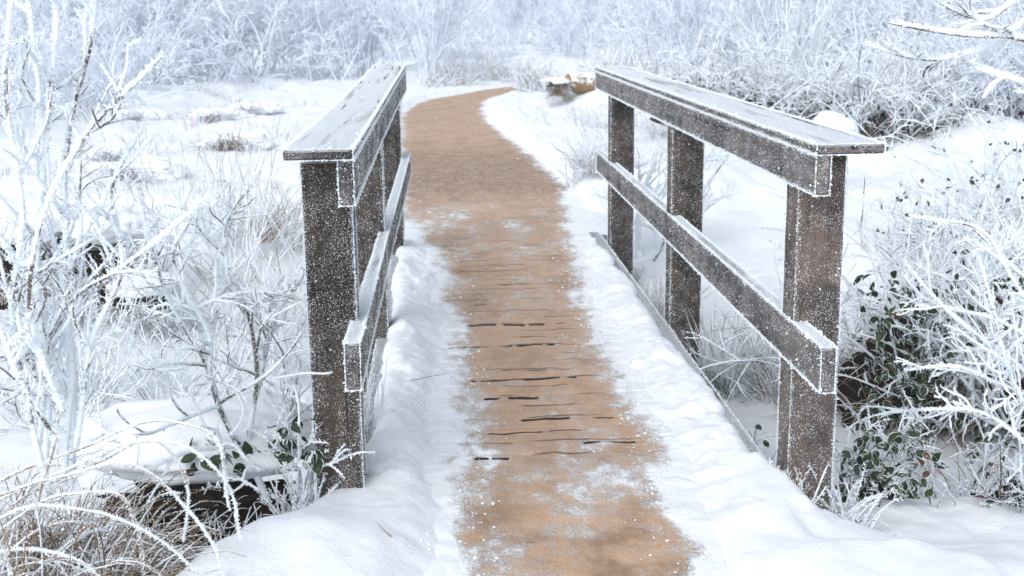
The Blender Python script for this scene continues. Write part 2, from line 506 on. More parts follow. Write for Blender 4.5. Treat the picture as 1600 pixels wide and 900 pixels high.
# ---------------------------------------------------------------- the footbridge
BRIDGE = thing("footbridge", "small wooden footbridge with frosted railings over a snowy ditch", "footbridge", (0.41, 5.9, 0.0))


def bpart(g, name, mat, parent=None, smooth=True):
    o = g.build(name, mat, None, smooth)
    o.parent = parent or BRIDGE
    o.matrix_parent_inverse = Matrix.Translation(-Vector(BRIDGE.location)) if parent is None else Matrix()
    return o


JP = [(445, 705, 835, .009), (508, 718, 877, .017), (541, 700, 862, .013), (578, 775, 898, .009), (592, 740, 898, .016), (624, 765, 835, .014),
      (655, 808, 888, .014), (653, 925, 957, .010), (675, 755, 905, .008), (690, 765, 800, .008), (689, 915, 1000, .013), (717, 752, 792, .013), (470, 690, 760, .006)]
joints = []
for (py, x0, x1, w) in JP:
    a = atz(x0, py + 1, 0); b = atz(x1, py - 2, 0)
    joints.append(((a[1] + b[1]) / 2, a[0], b[0], w))
DG = walk_strip("deck", M_DECK, np.linspace(BY0, BY1, 888), joints)
DG.add([(x, y, z) for z in (-0.085, -0.055) for y in (BY0 + 0.01, BY1 - 0.01) for x in (BX0 + 0.008, BX1 - 0.078)], [[0, 2, 3, 1], [4, 5, 7, 6], [0, 1, 5, 4], [2, 6, 7, 3], [0, 4, 6, 2], [1, 3, 7, 5]], 0.0, 0.15)
bpart(DG, "deck", M_DECK)


def sweep(path, w0, w1, h0, h1, sidev, r=0.008, wear=0.0015, seed=0, bevel_end=0.006, segs=None):
    """a sawn timber swept along path; cross-section spans w0..w1 along sidev and h0..h1 along the other axis"""
    P = np.asarray(path, float)
    seg = np.linalg.norm(np.diff(P, axis=0), axis=1); s = np.concatenate([[0], np.cumsum(seg)])
    n = segs or max(6, int(s[-1] / 0.035))
    t = np.linspace(0, s[-1], n)
    C = np.stack([np.interp(t, s, P[:, k]) for k in range(3)], 1)
    T = unit(np.gradient(C, axis=0))
    S = np.broadcast_to(np.asarray(sidev, float), C.shape); S = unit(S - T * (S * T).sum(1, keepdims=True))
    Hh = np.cross(T, S); Hh = Hh * (1 if abs(Hh[0, 2]) < 0.3 or Hh[0, 2] > 0 else -1)
    pts = []
    for (a, b, a0) in ((w1 - r, h1 - r, 0), (w0 + r, h1 - r, 90), (w0 + r, h0 + r, 180), (w1 - r, h0 + r, 270)):
        for q in (0, 45, 90):
            pts.append((a + r * math.cos(rad(a0 + q)), b + r * math.sin(rad(a0 + q))))
    full = []
    for i in range(len(pts)):
        full.append(pts[i])
        if i % 3 == 2:
            p, q = pts[i], pts[(i + 1) % len(pts)]
            for f in (0.25, 0.5, 0.75): full.append((p[0] + (q[0] - p[0]) * f, p[1] + (q[1] - p[1]) * f))
    CS = np.array(full); k = len(CS); cc = CS.mean(0)
    rings = []
    def ring(i, shrink, push):
        cs = cc + (CS - cc) * (1 - shrink / np.maximum(np.abs(CS - cc).max(0), 1e-6))
        return C[i] + T[i] * push + S[i] * cs[:, :1] + Hh[i] * cs[:, 1:]
    rings.append(ring(0, bevel_end, 0.0))
    for i in range(n):
        rings.append(ring(i, 0, bevel_end if i == 0 else (-bevel_end if i == n - 1 else 0)))
    rings.append(ring(n - 1, bevel_end, 0.0))
    V = np.array(rings)
    nn = noise3(V * 9.0 + seed, seed) - 0.5; n2 = noise3(V * np.array([40, 40, 40.]) + seed, seed + 1) - 0.5
    V = V + unit(V - V.mean(1, keepdims=True)) * (nn * wear * 2 + n2 * wear)[..., None]
    m = len(V)
    i = np.arange(m - 1)[:, None] * k + np.arange(k)[None]; j = np.arange(m - 1)[:, None] * k + (np.arange(k)[None] + 1) % k
    F = np.stack([i, j, j + k, i + k], -1).reshape(-1, 4)
    g = Geo(); VV = V.reshape(-1, 3)
    g.add(VV, F)
    for (rr, flip) in ((0, False), (m - 1, True)):
        c = V[rr].mean(0); base = g.n; g.add(np.vstack([V[rr], c]), np.array([[(q + 1) % k, q, k] if not flip else [q, (q + 1) % k, k] for q in range(k)]))
    info = dict(C=C, T=T, S=S, H=Hh, w0=w0, w1=w1, h0=h0, h1=h1)
    return g, info


def crystals(g, pos, nor, ln, rd, rng, jitter=0.6):
    """rime needles and grains: little four-sided spikes"""
    m = len(pos)
    if m == 0: return
    d = unit(nor + jitter * rng.normal(size=(m, 3)))
    a = unit(np.cross(d, rng.normal(size=(m, 3)))); b = np.cross(d, a)
    ln = np.asarray(ln)[:, None]; rd = np.asarray(rd)[:, None]
    p = pos - d * rd * 0.5
    mid = p + d * ln * 0.45
    V = np.stack([mid + a * rd, mid + b * rd, mid - a * rd, mid - b * rd, p, p + d * ln], 1)
    f = np.array([[0, 1, 5], [1, 2, 5], [2, 3, 5], [3, 0, 5], [1, 0, 4], [2, 1, 4], [3, 2, 4], [0, 3, 4]])
    F = (np.arange(m)[:, None, None] * 6 + f[None]).reshape(-1, 3)
    g.add(V, F, 1.0, 0.0)


def rime(info, seed, face_density, edge_density, size=1.0, ends=True, faces=(1, 1, 1, 1), edges=(1, 1, 1, 1), trange=(0, 1)):
    rng = np.random.default_rng(seed)
    g = Geo(); C, T, S, Hh = info['C'], info['T'], info['S'], info['H']; w0, w1, h0, h1 = info['w0'], info['w1'], info['h0'], info['h1']
    L = np.linalg.norm(C[-1] - C[0]); n = len(C)
    def put(t, w, h, nw, nh, ln, rd, jit, nt=0.0):
        x = t * (n - 1); i = np.clip(x.astype(int), 0, n - 2); f = (x - i)[:, None]
        c = C[i] * (1 - f) + C[i + 1] * f; s = S[i]; hh = Hh[i]
        crystals(g, c + s * w[:, None] + hh * h[:, None], s * np.asarray(nw)[..., None] + hh * np.asarray(nh)[..., None] + T[i] * np.asarray(nt)[..., None], ln, rd, rng, jit)
    for q, (fw, fh) in enumerate(((1, 0), (-1, 0), (0, 1), (0, -1))):
        area = L * ((h1 - h0) if fw else (w1 - w0))
        m = int(area * face_density * 3.6 * faces[q])
        if m == 0: continue
        t = trange[0] + (trange[1] - trange[0]) * rng.random(m)
        e = rng.random(m)
        e = np.where(rng.random(m) < 0.35, np.where(rng.random(m) < .5, e ** 2.5, 1 - e ** 2.5), e)
        w = np.full(m, w1 if fw > 0 else w0) if fw else w0 + (w1 - w0) * e
        h = np.full(m, h1 if fh > 0 else h0) if fh else h0 + (h1 - h0) * e
        keep = noise3(np.stack([t * L * 7, (w + h) * 22, np.full(m, q * 5.)], 1), seed) > 0.36 + 0.25 * rng.random(m) - 0.2
        ln = size * rng.lognormal(-6.5, 0.55, m); rd = ln * rng.uniform(0.3, 0.55, m)
        put(t[keep], w[keep], h[keep], np.full(keep.sum(), float(fw)), np.full(keep.sum(), float(fh)), ln[keep], rd[keep], 0.45)
    for q, (a, b) in enumerate(((1, 1), (0, 1), (0, 0), (1, 0))):
        m = int(L * edge_density * 4.2 * edges[q])
        if m == 0: continue
        t = trange[0] + (trange[1] - trange[0]) * rng.random(m); sp = 0.005
        w = np.full(m, w1 if a else w0) + rng.normal(0, sp, m) * (1 if 1 else 0); h = np.full(m, h1 if b else h0) + rng.normal(0, sp, m)
        w = np.clip(w, w0 - 0.001, w1 + 0.001); h = np.clip(h, h0 - 0.001, h1 + 0.001)
        ln = size * rng.lognormal(-5.75, 0.45, m); rd = ln * rng.uniform(0.22, 0.4, m)
        put(t, w, h, np.full(m, 1. if a else -1.), np.full(m, 1. if b else -1.), ln, rd, 0.5)
    if ends:
        for (t0, sgn) in ((0.0, -1.), (1.0, 1.)):
            per = 2 * ((w1 - w0) + (h1 - h0)); m = int(per * edge_density * 2.6)
            s = rng.random(m) * per; w = np.zeros(m); h = np.zeros(m); a = w1 - w0; b = h1 - h0
            k0 = s < a; k1 = (s >= a) & (s < a + b); k2 = (s >= a + b) & (s < 2 * a + b); k3 = s >= 2 * a + b
            w[k0] = w0 + s[k0]; h[k0] = h0; w[k1] = w1; h[k1] = h0 + s[k1] - a; w[k2] = w1 - (s[k2] - a - b); h[k2] = h1; w[k3] = w0; h[k3] = h1 - (s[k3] - 2 * a - b)
            ln = size * rng.lognormal(-5.5, 0.4, m); rd = ln * rng.uniform(0.22, 0.4, m)
            cw = (w - (w0 + w1) / 2) / max(a, 1e-6) * 1.2; ch = (h - (h0 + h1) / 2) / max(b, 1e-6) * 1.2
            put(np.full(m, t0), w, h, cw, ch, ln, rd, 0.4, np.full(m, sgn))
            m = int(a * b * face_density * 5.0)
            if m:
                ln = size * rng.lognormal(-6.1, 0.45, m); rd = ln * rng.uniform(0.3, 0.5, m)
                put(np.full(m, t0), w0 + a * rng.random(m), h0 + b * rng.random(m), np.zeros(m), np.zeros(m), ln, rd, 0.4, np.full(m, sgn))
    return g


EX = np.array([1.0, 0, 0])


def timber(name, mat, path, w0, w1, h0, h1, seed, fd, ed, size=1.0, side=EX, label=None, r=0.008, **kw):
    g, info = sweep(path, w0, w1, h0, h1, side, r=r, seed=seed, wear=kw.pop('wear', 0.0018))
    o = bpart(g, name, mat)
    if label: o['label'] = label
    fr = rime(info, seed, fd, ed, size, **kw)
    if fr.n:
        bpart(fr, "frost_crystals", M_FROST, o, smooth=False)
    return o


# posts: side axis = x, other axis = -y .. the front face looks at the camera
def post(x0, x1, yf, zb, zt, mat, seed, fd, ed, size, lean=0.0, label=None):
    xc = (x0 + x1) / 2; hw = (x1 - x0) / 2
    return timber("post", mat, [(xc + lean, yf + 0.067, zb), (xc, yf + 0.067, zt)], -hw, hw, -0.067, 0.067, seed, fd, ed, size, r=0.007, ends=False, label=label)


post(1.079, 1.222, 3.606, -0.45, 1.066, M_POSTR, 1, 7000, 420, 0.82, label="reddish brown near post with a long crack")
post(1.079, 1.226, 5.62, -0.55, 1.066, M_POST, 2, 4200, 260, 1.1)
post(1.079, 1.226, 7.66, -0.55, 1.066, M_POST, 3, 2200, 170, 1.2)
post(-0.410, -0.264, 3.640, -0.45, 1.070, M_POST, 4, 11500, 650, 0.82, label="near post thickly speckled with frost, moss brown")
post(-0.400, -0.262, 5.62, -0.55, 1.052, M_POST, 5, 8000, 360, 1.1)
post(-0.375, -0.236, 7.66, -0.55, 1.07, M_POST, 6, 4500, 220, 1.2)

ZC = 1.083           # underside of the top boards
timber("handrail", M_RAIL, [(1.095, 3.433, 1.0275), (1.095, 8.40, 1.0275)], -0.021, 0.021, -0.060, 0.055, 11, 4200, 420, 1.0, faces=(.4, 1, 0, .6))
timber("cap_board", M_RAIL, [(1.170, 3.425, 1.0985), (1.170, 8.42, 1.0985)], -0.098, 0.098, -0.0135, 0.0155, 12, 900, 420, 1.0, faces=(1.5, 1.5, 1.6, .4), label="flat board on top of the railing, white with frost and split along the grain")
timber("mid_rail", M_RAIL, [(1.095, 3.31, 0.481), (1.095, 8.33, 0.481)], -0.021, 0.021, -0.0672, 0.0672, 13, 4200, 480, 1.0, faces=(.4, 1, 2.5, .5))
LP = [(-0.262, 3.43, 0), (-0.266, 4.4, -0.012), (-0.268, 5.2, -0.018), (-0.262, 6.1, -0.013), (-0.243, 7.1, 0.012), (-0.221, 8.0, 0.040)]
timber("handrail", M_RAIL, [(x, y, 1.041 + z) for x, y, z in LP], -0.021, 0.021, -0.072, 0.056, 14, 5200, 420, 1.0, faces=(1, .4, 0, .6))
timber("cap_board", M_RAIL, [(x - 0.075, y - 0.01, 1.1125 + z) for x, y, z in LP], -0.096, 0.098, -0.0135, 0.0155, 15, 700, 420, 1.0, faces=(1.5, 1.5, 1.2, .4), label="flat board on top of the railing, bowed upward at its far end")
MP = [(-0.257, 3.32, 0.530), (-0.266, 5.0, 0.445), (-0.270, 5.46, 0.428)]
timber("mid_rail", M_RAIL, MP, -0.021, 0.021, -0.0672, 0.0672, 16, 4200, 520, 1.0, faces=(1, .4, 2.5, .5))
timber("mid_rail", M_RAIL, [(-0.268, 5.466, 0.430), (-0.24, 6.6, 0.475), (-0.205, 7.9, 0.545)], -0.021, 0.021, -0.0672, 0.0672, 17, 3800, 420, 1.0, faces=(1, .4, 2.5, .5))
timber("edge_beam", M_BEAM, [(1.036, 3.70, -0.075), (1.036, 8.2, -0.075)], -0.0375, 0.0375, -0.09, 0.085, 18, 2600, 260, 1.0, faces=(.4, .4, 1.5, 0))
timber("edge_beam", M_BEAM, [(-0.285, 3.72, -0.085), (-0.285, 8.2, -0.085)], -0.032, 0.032, -0.09, 0.078, 19, 2000, 200, 1.0, faces=(.4, .4, 1.5, 0))


def snow_bank(side):
    ys = np.arange(3.60, 8.30, 0.012); us = np.linspace(0, 1, 60)
    ye = ys[:, None]
    if side > 0:
        inner = np.interp(ys, EY, ER) - 0.16
        edge = 1.030 + 0.030 * fbm2(ys * 2.6, ys * 0 + 3, 4, 201) + 0.012 * fbm2(ys * 14, ys * 0 + 3, 2, 203)
    else:
        inner = np.interp(ys, EY, EL) + 0.16
        edge = -0.268 + 0.03 * fbm2(ys * 2.6, ys * 0 + 8, 4, 205) + 0.014 * fbm2(ys * 14, ys * 0 + 3, 2, 207)
    uu = np.minimum(us / 0.92, 1.0)
    Xs = inner[:, None] + (edge - inner)[:, None] * uu[None]
    Ys = np.broadcast_to(ye, Xs.shape).copy()
    t = snow_t(Xs, Ys) + 0.006
    de = np.abs(edge[:, None] - Xs)
    rl = 0.075 + 0.03 * fbm2(Ys * 2, Xs * 2, 2, 209)
    roll = np.sqrt(np.clip(1 - (1 - np.clip(de / rl, 0, 1)) ** 2, 0, 1))
    z = np.where(t > 0, t * (0.12 + 0.88 * roll), t)
    if side < 0:      # an icy trodden groove runs along the left bank
        gl = -0.075 + 0.03 * fbm2(Ys * 0.9, Ys * 0, 2, 211)
        z = z - 0.030 * np.exp(-((Xs - gl) / 0.035) ** 2) * sst(5.3, 4.6, Ys)
    sk = np.clip((us - 0.92) / 0.08, 0, 1)[None]
    z = z - sk * 0.05; Xs = Xs - side * 0.012 * np.sin(sk * 3.1416) * -1 - side * 0.015 * sk
    end = sst(3.60, 3.80, Ys) * sst(8.30, 8.10, Ys)
    z = z - 0.012 * (1 - end)
    g = Geo(); F = grid_faces(len(us), len(ys))
    if side < 0: F = F[:, ::-1]
    g.add(np.stack([Xs, Ys, z], -1), F, 1.0)
    return g


tag(snow_bank(1).build("snow_bank", M_SNOW), "broad smooth bank of white snow along the right edge of the bridge deck", "snow bank")
tag(snow_bank(-1).build("snow_bank", M_SNOW), "narrow trodden snow bank with an icy groove along the left edge of the bridge deck", "snow bank")
# ---------------------------------------------------------------- plants: growing, meshing
def grow(P0, D0, Ln, n, wig, up, rng, droop=0.0):
    P0 = np.asarray(P0, float).reshape(-1, 3); D = unit(np.asarray(D0, float).reshape(-1, 3)); M = len(P0)
    Ln = np.broadcast_to(np.asarray(Ln, float), (M,))
    st = (Ln / (n - 1))[:, None]; P = [P0]; w = np.zeros((M, 3))
    for i in range(n - 1):
        w = 0.6 * w + wig * rng.normal(size=(M, 3))
        D = unit(D + w + np.array([0, 0, 1.0]) * (up - droop * (i / (n - 1)) * 2))
        P.append(P[-1] + D * st)
    return np.stack(P, 1)


def radii(M, n, r0, r1):
    r0 = np.broadcast_to(np.asarray(r0, float), (M,)); r1 = np.broadcast_to(np.asarray(r1, float), (M,))
    t = np.linspace(0, 1, n)[None]
    return r0[:, None] * (1 - t) + r1[:, None] * t


def offshoots(P, R, per, rng, t=(0.15, 0.95), ang=(25, 60), lf=(0.25, 0.6), n=6, wig=0.08, up=0.05, rf=0.6, tip=0.35, droop=0.0, absl=None):
    M, m, _ = P.shape
    L = np.linalg.norm(np.diff(P, axis=1), axis=2).sum(1)
    K = int(M * per); idx = rng.integers(0, M, K) if per < 1 or per != int(per) else np.repeat(np.arange(M), int(per)); K = len(idx)
    tt = rng.uniform(t[0], t[1], K); x = tt * (m - 1); i = np.clip(x.astype(int), 0, m - 2); f = (x - i)[:, None]
    p = P[idx, i] * (1 - f) + P[idx, i + 1] * f; d = unit(P[idx, i + 1] - P[idx, i]); r = R[idx, i] * (1 - f[:, 0]) + R[idx, i + 1] * f[:, 0]
    perp = unit(np.cross(d, rng.normal(size=(K, 3)))); a = np.radians(rng.uniform(ang[0], ang[1], K))[:, None]
    D = d * np.cos(a) + perp * np.sin(a)
    Ln = (L[idx] if absl is None else absl) * rng.uniform(lf[0], lf[1], K) * (1.15 - 0.6 * tt)
    Q = grow(p, D, Ln, n, wig, up, rng, droop)
    return Q, radii(K, n, r * rf, r * rf * tip)


def tube(g, P, R, k, ft, rng, cover=0.6, tintr=(0, 1), fvar=0.45, lump=0.5, upw=0.35):
    """round twigs; rime ft thick where it covers"""
    M, n, _ = P.shape
    if M == 0: return
    T = unit(np.gradient(P, axis=1))
    ref = unit(rng.normal(size=(M, 1, 3)))
    bad = np.abs((T.mean(1, keepdims=True) * ref).sum(-1, keepdims=True)) > 0.9
    ref = np.where(bad, ref[..., [1, 2, 0]], ref)
    A = unit(np.cross(T, np.broadcast_to(ref, T.shape))); B = np.cross(T, A)
    th = np.linspace(0, 2 * np.pi, k, endpoint=False)
    nrm = A[:, :, None] * np.cos(th)[None, None, :, None] + B[:, :, None] * np.sin(th)[None, None, :, None]
    F = cover + fvar * (noise3(P * 9.0 + 3.3, 7) - 0.5)[..., None] * 2 + upw * nrm[..., 2] + 0.25 * (rng.random((M, n, k)) - 0.5) + 0.2 * (rng.random((M, 1, 1)) - 0.5)
    F = np.clip(F, 0, 1)
    rr = R[..., None] + ft * F * (1 - lump + 2 * lump * rng.random((M, n, k))) * np.clip(R[..., None] / max(R.mean(), 1e-6), 0.55, 1.3)
    rr[:, -1] *= 0.35
    V = P[:, :, None] + nrm * rr[..., None]
    i = np.arange(n - 1)[:, None] * k + np.arange(k)[None]; j = np.arange(n - 1)[:, None] * k + (np.arange(k)[None] + 1) % k
    f = np.stack([i, j, j + k, i + k], -1).reshape(-1, 4)
    faces = (np.arange(M)[:, None, None] * (n * k) + f[None]).reshape(-1, 4)
    ti = np.broadcast_to(rng.uniform(*tintr, size=(M, 1, 1)), F.shape)
    g.add(V, faces, F, ti)


def needles(g, P, R, per_m, ln, rng, ft=0.0, upb=0.3):
    """rime needles standing off twigs"""
    M, n, _ = P.shape
    seg = np.diff(P, axis=1); L = np.linalg.norm(seg, axis=2)
    w = L.ravel(); tot = w.sum(); K = int(tot * per_m)
    if K == 0: return
    pick = rng.choice(len(w), K, p=w / tot); a, b = np.unravel_index(pick, L.shape)
    f = rng.random(K)[:, None]
    p = P[a, b] * (1 - f) + P[a, b + 1] * f; t = unit(seg[a, b]); r = R[a, b] * (1 - f[:, 0]) + R[a, b + 1] * f[:, 0]
    d = unit(np.cross(t, rng.normal(size=(K, 3))) + np.array([0, 0, upb]))
    ll = ln * rng.lognormal(0, 0.35, K)
    crystals(g, p + d * (r + ft * 0.5)[:, None], d, ll, ll * rng.uniform(0.16, 0.32, K), rng, 0.35)


LEAFV = []
for r_, (u_, w_) in enumerate(((0.0, 0.02), (0.18, 0.30), (0.42, 0.40), (0.68, 0.30), (0.9, 0.12), (1.0, 0.02))):
    LEAFV.append([(u_, -w_, 0.16 * w_ * 2, 1.0), (u_, -w_ * 0.72, 0.05 * w_ * 2, 0.0), (u_, 0.0, -0.02, 0.25), (u_, w_ * 0.72, 0.05 * w_ * 2, 0.0), (u_, w_, 0.16 * w_ * 2, 1.0)])
LEAFV = np.array(LEAFV).reshape(-1, 4); LEAFF = grid_faces(5, 6)


def leaves(g, pos, dirs, size, rng, tint=(0, 1), rim=1.05, base=0.08, flat=0.6):
    m = len(pos); d = unit(dirs)
    nrm = unit(rng.normal(size=(m, 3)) * (1 - flat) + np.array([0.0, -0.35, 0.9]) * flat)
    s = unit(np.cross(nrm, d)); nn = np.cross(d, s)
    sz = np.broadcast_to(np.asarray(size, float), (m,))[:, None, None] * rng.uniform(0.75, 1.2, (m, 1, 1))
    u = LEAFV[None, :, 0, None]; w = LEAFV[None, :, 1, None]; h = LEAFV[None, :, 2, None]
    curl = rng.uniform(-0.35, 0.1, (m, 1, 1))
    V = pos[:, None] + sz * (d[:, None] * u + s[:, None] * w + nn[:, None] * (h + curl * u * u))
    F = (np.arange(m)[:, None, None] * len(LEAFV) + LEAFF[None]).reshape(-1, 4)
    fr = np.clip(base + rim * LEAFV[None, :, 3] + rng.uniform(-0.25, 0.36, (m, 1)) + 0.15 * (rng.random((m, len(LEAFV))) - 0.5), 0, 1)
    ti = np.broadcast_to(rng.uniform(*tint, size=(m, 1)), fr.shape)
    g.add(V, F, fr, ti)


def lump(g, c, rx, ry, rz, seed, amp=0.25, frq=2.2, n=28, frost=1.0, cut=None, tint=0.5):
    th = np.linspace(0, np.pi, n); ph = np.linspace(0, 2 * np.pi, 2 * n, endpoint=False)
    T, Ph = np.meshgrid(th, ph, indexing='ij')
    d = np.stack([np.sin(T) * np.cos(Ph), np.sin(T) * np.sin(Ph), np.cos(T)], -1)
    r = 1 + amp * (noise3(d * frq + seed * 7.7, seed) - 0.5) * 2 + amp * 0.4 * (noise3(d * frq * 3 + seed, seed + 3) - 0.5) * 2
    v = d * r[..., None] * np.array([rx, ry, rz])
    if cut is not None: v[..., 2] = np.maximum(v[..., 2], cut)
    k = 2 * n
    i = np.arange(n - 1)[:, None] * k + np.arange(k)[None]; j = np.arange(n - 1)[:, None] * k + (np.arange(k)[None] + 1) % k
    g.add(v + np.asarray(c, float), np.stack([i, i + k, j + k, j], -1).reshape(-1, 4), frost, tint)


def spread(n, rng, lean=(5, 35), az=None):
    a = np.radians(rng.uniform(*lean, n)); z = rng.uniform(0, 2 * np.pi, n) if az is None else np.radians(rng.uniform(*az, n))
    return np.stack([np.sin(a) * np.cos(z), np.sin(a) * np.sin(z), np.cos(a)], 1)


def disc(n, rng, r, z=-0.03):
    a = rng.uniform(0, 2 * np.pi, n); q = r * np.sqrt(rng.random(n))
    return np.stack([q * np.cos(a), q * np.sin(a), np.full(n, z)], 1)


def path_line(pts, n, rng, wig=0.0):
    """smooth line through measured points"""
    P = np.asarray(pts, float); seg = np.linalg.norm(np.diff(P, axis=0), axis=1); s = np.concatenate([[0], np.cumsum(seg)])
    t = np.linspace(0, s[-1], n); m = np.gradient(P, s, axis=0)
    i = np.clip(np.searchsorted(s, t, side='right') - 1, 0, len(s) - 2); h = (s[i + 1] - s[i])[:, None]; u = ((t - s[i])[:, None]) / h
    Q = (2 * u ** 3 - 3 * u ** 2 + 1) * P[i] + (u ** 3 - 2 * u ** 2 + u) * h * m[i] + (-2 * u ** 3 + 3 * u ** 2) * P[i + 1] + (u ** 3 - u ** 2) * h * m[i + 1]
    if wig: Q = Q + wig * np.stack([noise3(Q * 6 + k * 31.7, 3) - 0.5 for k in range(3)], 1)
    return Q[None]


def grass_geo(n, r, hgt, rng, lean=(5, 45), droop=0.10, rad0=0.0016, ft=0.0015, cover=0.55, tint=(0, 1), k=3, pts=8, base=None, az=None, lf=(0.55, 1.1)):
    g = Geo()
    b = disc(n, rng, r) if base is None else base
    D = spread(n, rng, lean, az)
    if base is None and az is None:
        D = unit(D + 0.5 * b / max(r, 1e-3) * np.array([1, 1, 0]) * 0.6)
    P = grow(b, D, hgt * rng.uniform(lf[0], lf[1], n), pts, 0.05, 0.0, rng, droop)
    R = radii(n, pts, rad0 * rng.uniform(0.7, 1.3, n), rad0 * 0.4)
    tube(g, P, R, k, ft, rng, cover, tint)
    return g, P, R


def tuft(name, label, cat, loc, n, r, hgt, mat, seed, frost_len=0.0, per_m=0, group=None, **kw):
    rng = np.random.default_rng(seed)
    root = thing(name, label, cat, loc, group)
    g, P, R = grass_geo(n, r, hgt, rng, **kw)
    g.build("blades", mat, root)
    if per_m:
        f = Geo(); needles(f, P, R, per_m, frost_len, rng, kw.get('ft', 0.0015)); f.build("frost_needles", M_FROST, root, smooth=False)
    return root


def on_ground(x, y, dz=-0.02):
    return (x, y, gz(x, y) + dz)


# ---------------------------------------------------------------- far and middle-distance bushes
def bush_root(name, label, cat, loc, seed, hgt, base_r, stems, per=(5, 6, 4), lean=(3, 35), thick=0.010, ft=0.0085, droop=0.0, up=0.04, mat=None, cover=0.84, wig=0.07,
              lf=((0.3, 0.6), (0.25, 0.5), (0.25, 0.55)), ang=(20, 55), group=None, dark=True):
    rng = np.random.default_rng(seed)
    root = thing(name, label, cat, loc, group)
    P = grow(disc(stems, rng, base_r, -0.1), spread(stems, rng, lean), hgt * rng.uniform(0.55, 1.1, stems), 9, wig, up, rng, droop)
    R = radii(stems, 9, thick, thick * 0.35)
    g = Geo(); tube(g, P, R, 5, ft, rng, cover - 0.12)
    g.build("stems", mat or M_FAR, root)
    h = Geo(); Q, S = P, R
    for lv, pr in enumerate(per):
        Q, S = offshoots(Q, S, pr, rng, t=(0.12 if lv == 0 else 0.15, 0.98), ang=ang, lf=lf[lv], n=6 if lv < 2 else 5, wig=0.10, up=up, rf=0.7, droop=droop)
        S = np.maximum(S, thick * 0.22)
        tube(h, Q, S, 4 if lv == 0 else 3, ft * (0.9 if lv < 2 else 0.85), rng, cover + 0.05 * lv)
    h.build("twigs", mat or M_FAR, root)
    return root


bA = bush_root("frosted_bush", None, "bush", (0, 0, -50), 301, 3.0, 0.75, 20, (5, 6, 4))
bB = bush_root("frosted_bush", None, "bush", (0, 0, -50), 302, 2.7, 0.9, 22, (5, 6, 4), lean=(5, 50), droop=0.07, wig=0.09)
bC = bush_root("frosted_bush", None, "bush", (0, 0, -50), 303, 3.6, 0.5, 15, (6, 6, 4), lean=(2, 25), up=0.07)
bD = bush_root("frosted_thicket", None, "bush", (0, 0, -50), 304, 2.2, 1.0, 30, (5, 5, 3), lean=(20, 70), droop=0.13, wig=0.08)

used = set()


def put_bush(proto, x, y, rz, sc, label, group=None, dz=-0.05):
    loc = (x, y, gz(x, y) + dz)
    if proto.name not in used:
        used.add(proto.name); r = proto; r.location = loc; r.rotation_euler = (0, 0, rz); r.scale = (sc, sc, sc) if np.isscalar(sc) else sc
        r['label'] = label
        if group: r['group'] = group
        return r
    return dup(proto, loc, rz, sc, label, group)


GB = "frosted bushes closing the view behind the left snowfield"
xy = lambda px, py, z=0.0: atz(px, py, z)[:2]
for q, (px, Yd, pr, s, lab) in enumerate((
        (665, 25.0, bC, 0.92, "tall twiggy frosted bush beside the bend of the sandy path, behind the left railing"),
        (590, 27.5, bA, 1.0, None), (520, 27.0, bB, 1.0, None), (450, 28.5, bA, 1.05, None), (385, 26.5, bD, 1.15, None), (330, 28.0, bB, 1.1, None),
        (262, 27.0, bA, 1.0, None), (200, 26.0, bD, 1.2, None), (135, 27.5, bB, 1.05, None), (60, 26.0, bA, 1.0, None), (-20, 26.5, bB, 1.1, None), (-90, 25.0, bD, 1.2, None))):
    p = at(px, 130, Yd)
    put_bush(pr, p[0], Yd, q * 2.1, s, lab or "white frosted bush in the dense row along the back edge of the left snowfield", None if lab else GB)
GF = "pale frosted bushes far off behind the first row"
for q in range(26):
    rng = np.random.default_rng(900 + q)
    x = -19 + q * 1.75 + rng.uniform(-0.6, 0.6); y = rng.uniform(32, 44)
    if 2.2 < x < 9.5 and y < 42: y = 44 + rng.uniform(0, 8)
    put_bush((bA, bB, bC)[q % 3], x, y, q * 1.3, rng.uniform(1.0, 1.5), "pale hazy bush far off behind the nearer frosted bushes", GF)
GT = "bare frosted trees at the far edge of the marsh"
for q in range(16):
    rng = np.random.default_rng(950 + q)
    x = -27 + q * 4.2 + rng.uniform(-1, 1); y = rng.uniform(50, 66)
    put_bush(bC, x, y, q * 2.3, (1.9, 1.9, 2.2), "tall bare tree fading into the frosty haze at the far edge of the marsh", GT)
GR = "frosted bushes massed behind the right railing"
for q, (px, py, Yd, pr, s, lab) in enumerate((
        (1040, 95, 21.0, bC, 0.75, "slim frosted sapling rising above the far end of the right handrail"),
        (1135, 100, 20.0, bA, 0.8, None), (1215, 95, 18.5, bC, 0.7, None), (1290, 90, 19.5, bB, 0.9, None), (1365, 90, 18.0, bA, 0.85, None), (1440, 90, 19.0, bD, 1.1, None),
        (1510, 90, 17.0, bB, 0.85, None), (1590, 90, 17.5, bA, 0.85, None), (1670, 90, 17.0, bB, 0.9, None), (1400, 60, 24.0, bC, 1.0, None), (1250, 60, 25.0, bA, 1.0, None), (1550, 60, 23.0, bC, 1.0, None), (1130, 60, 27, bB, 1.0, None), (1690, 60, 24, bC, 1.0, None))):
    p = at(px, py, Yd)
    put_bush(pr, p[0], Yd, q * 1.7 + 0.4, s, lab or "blue white frosted bush in the mass behind the right railing", None if lab else GR)


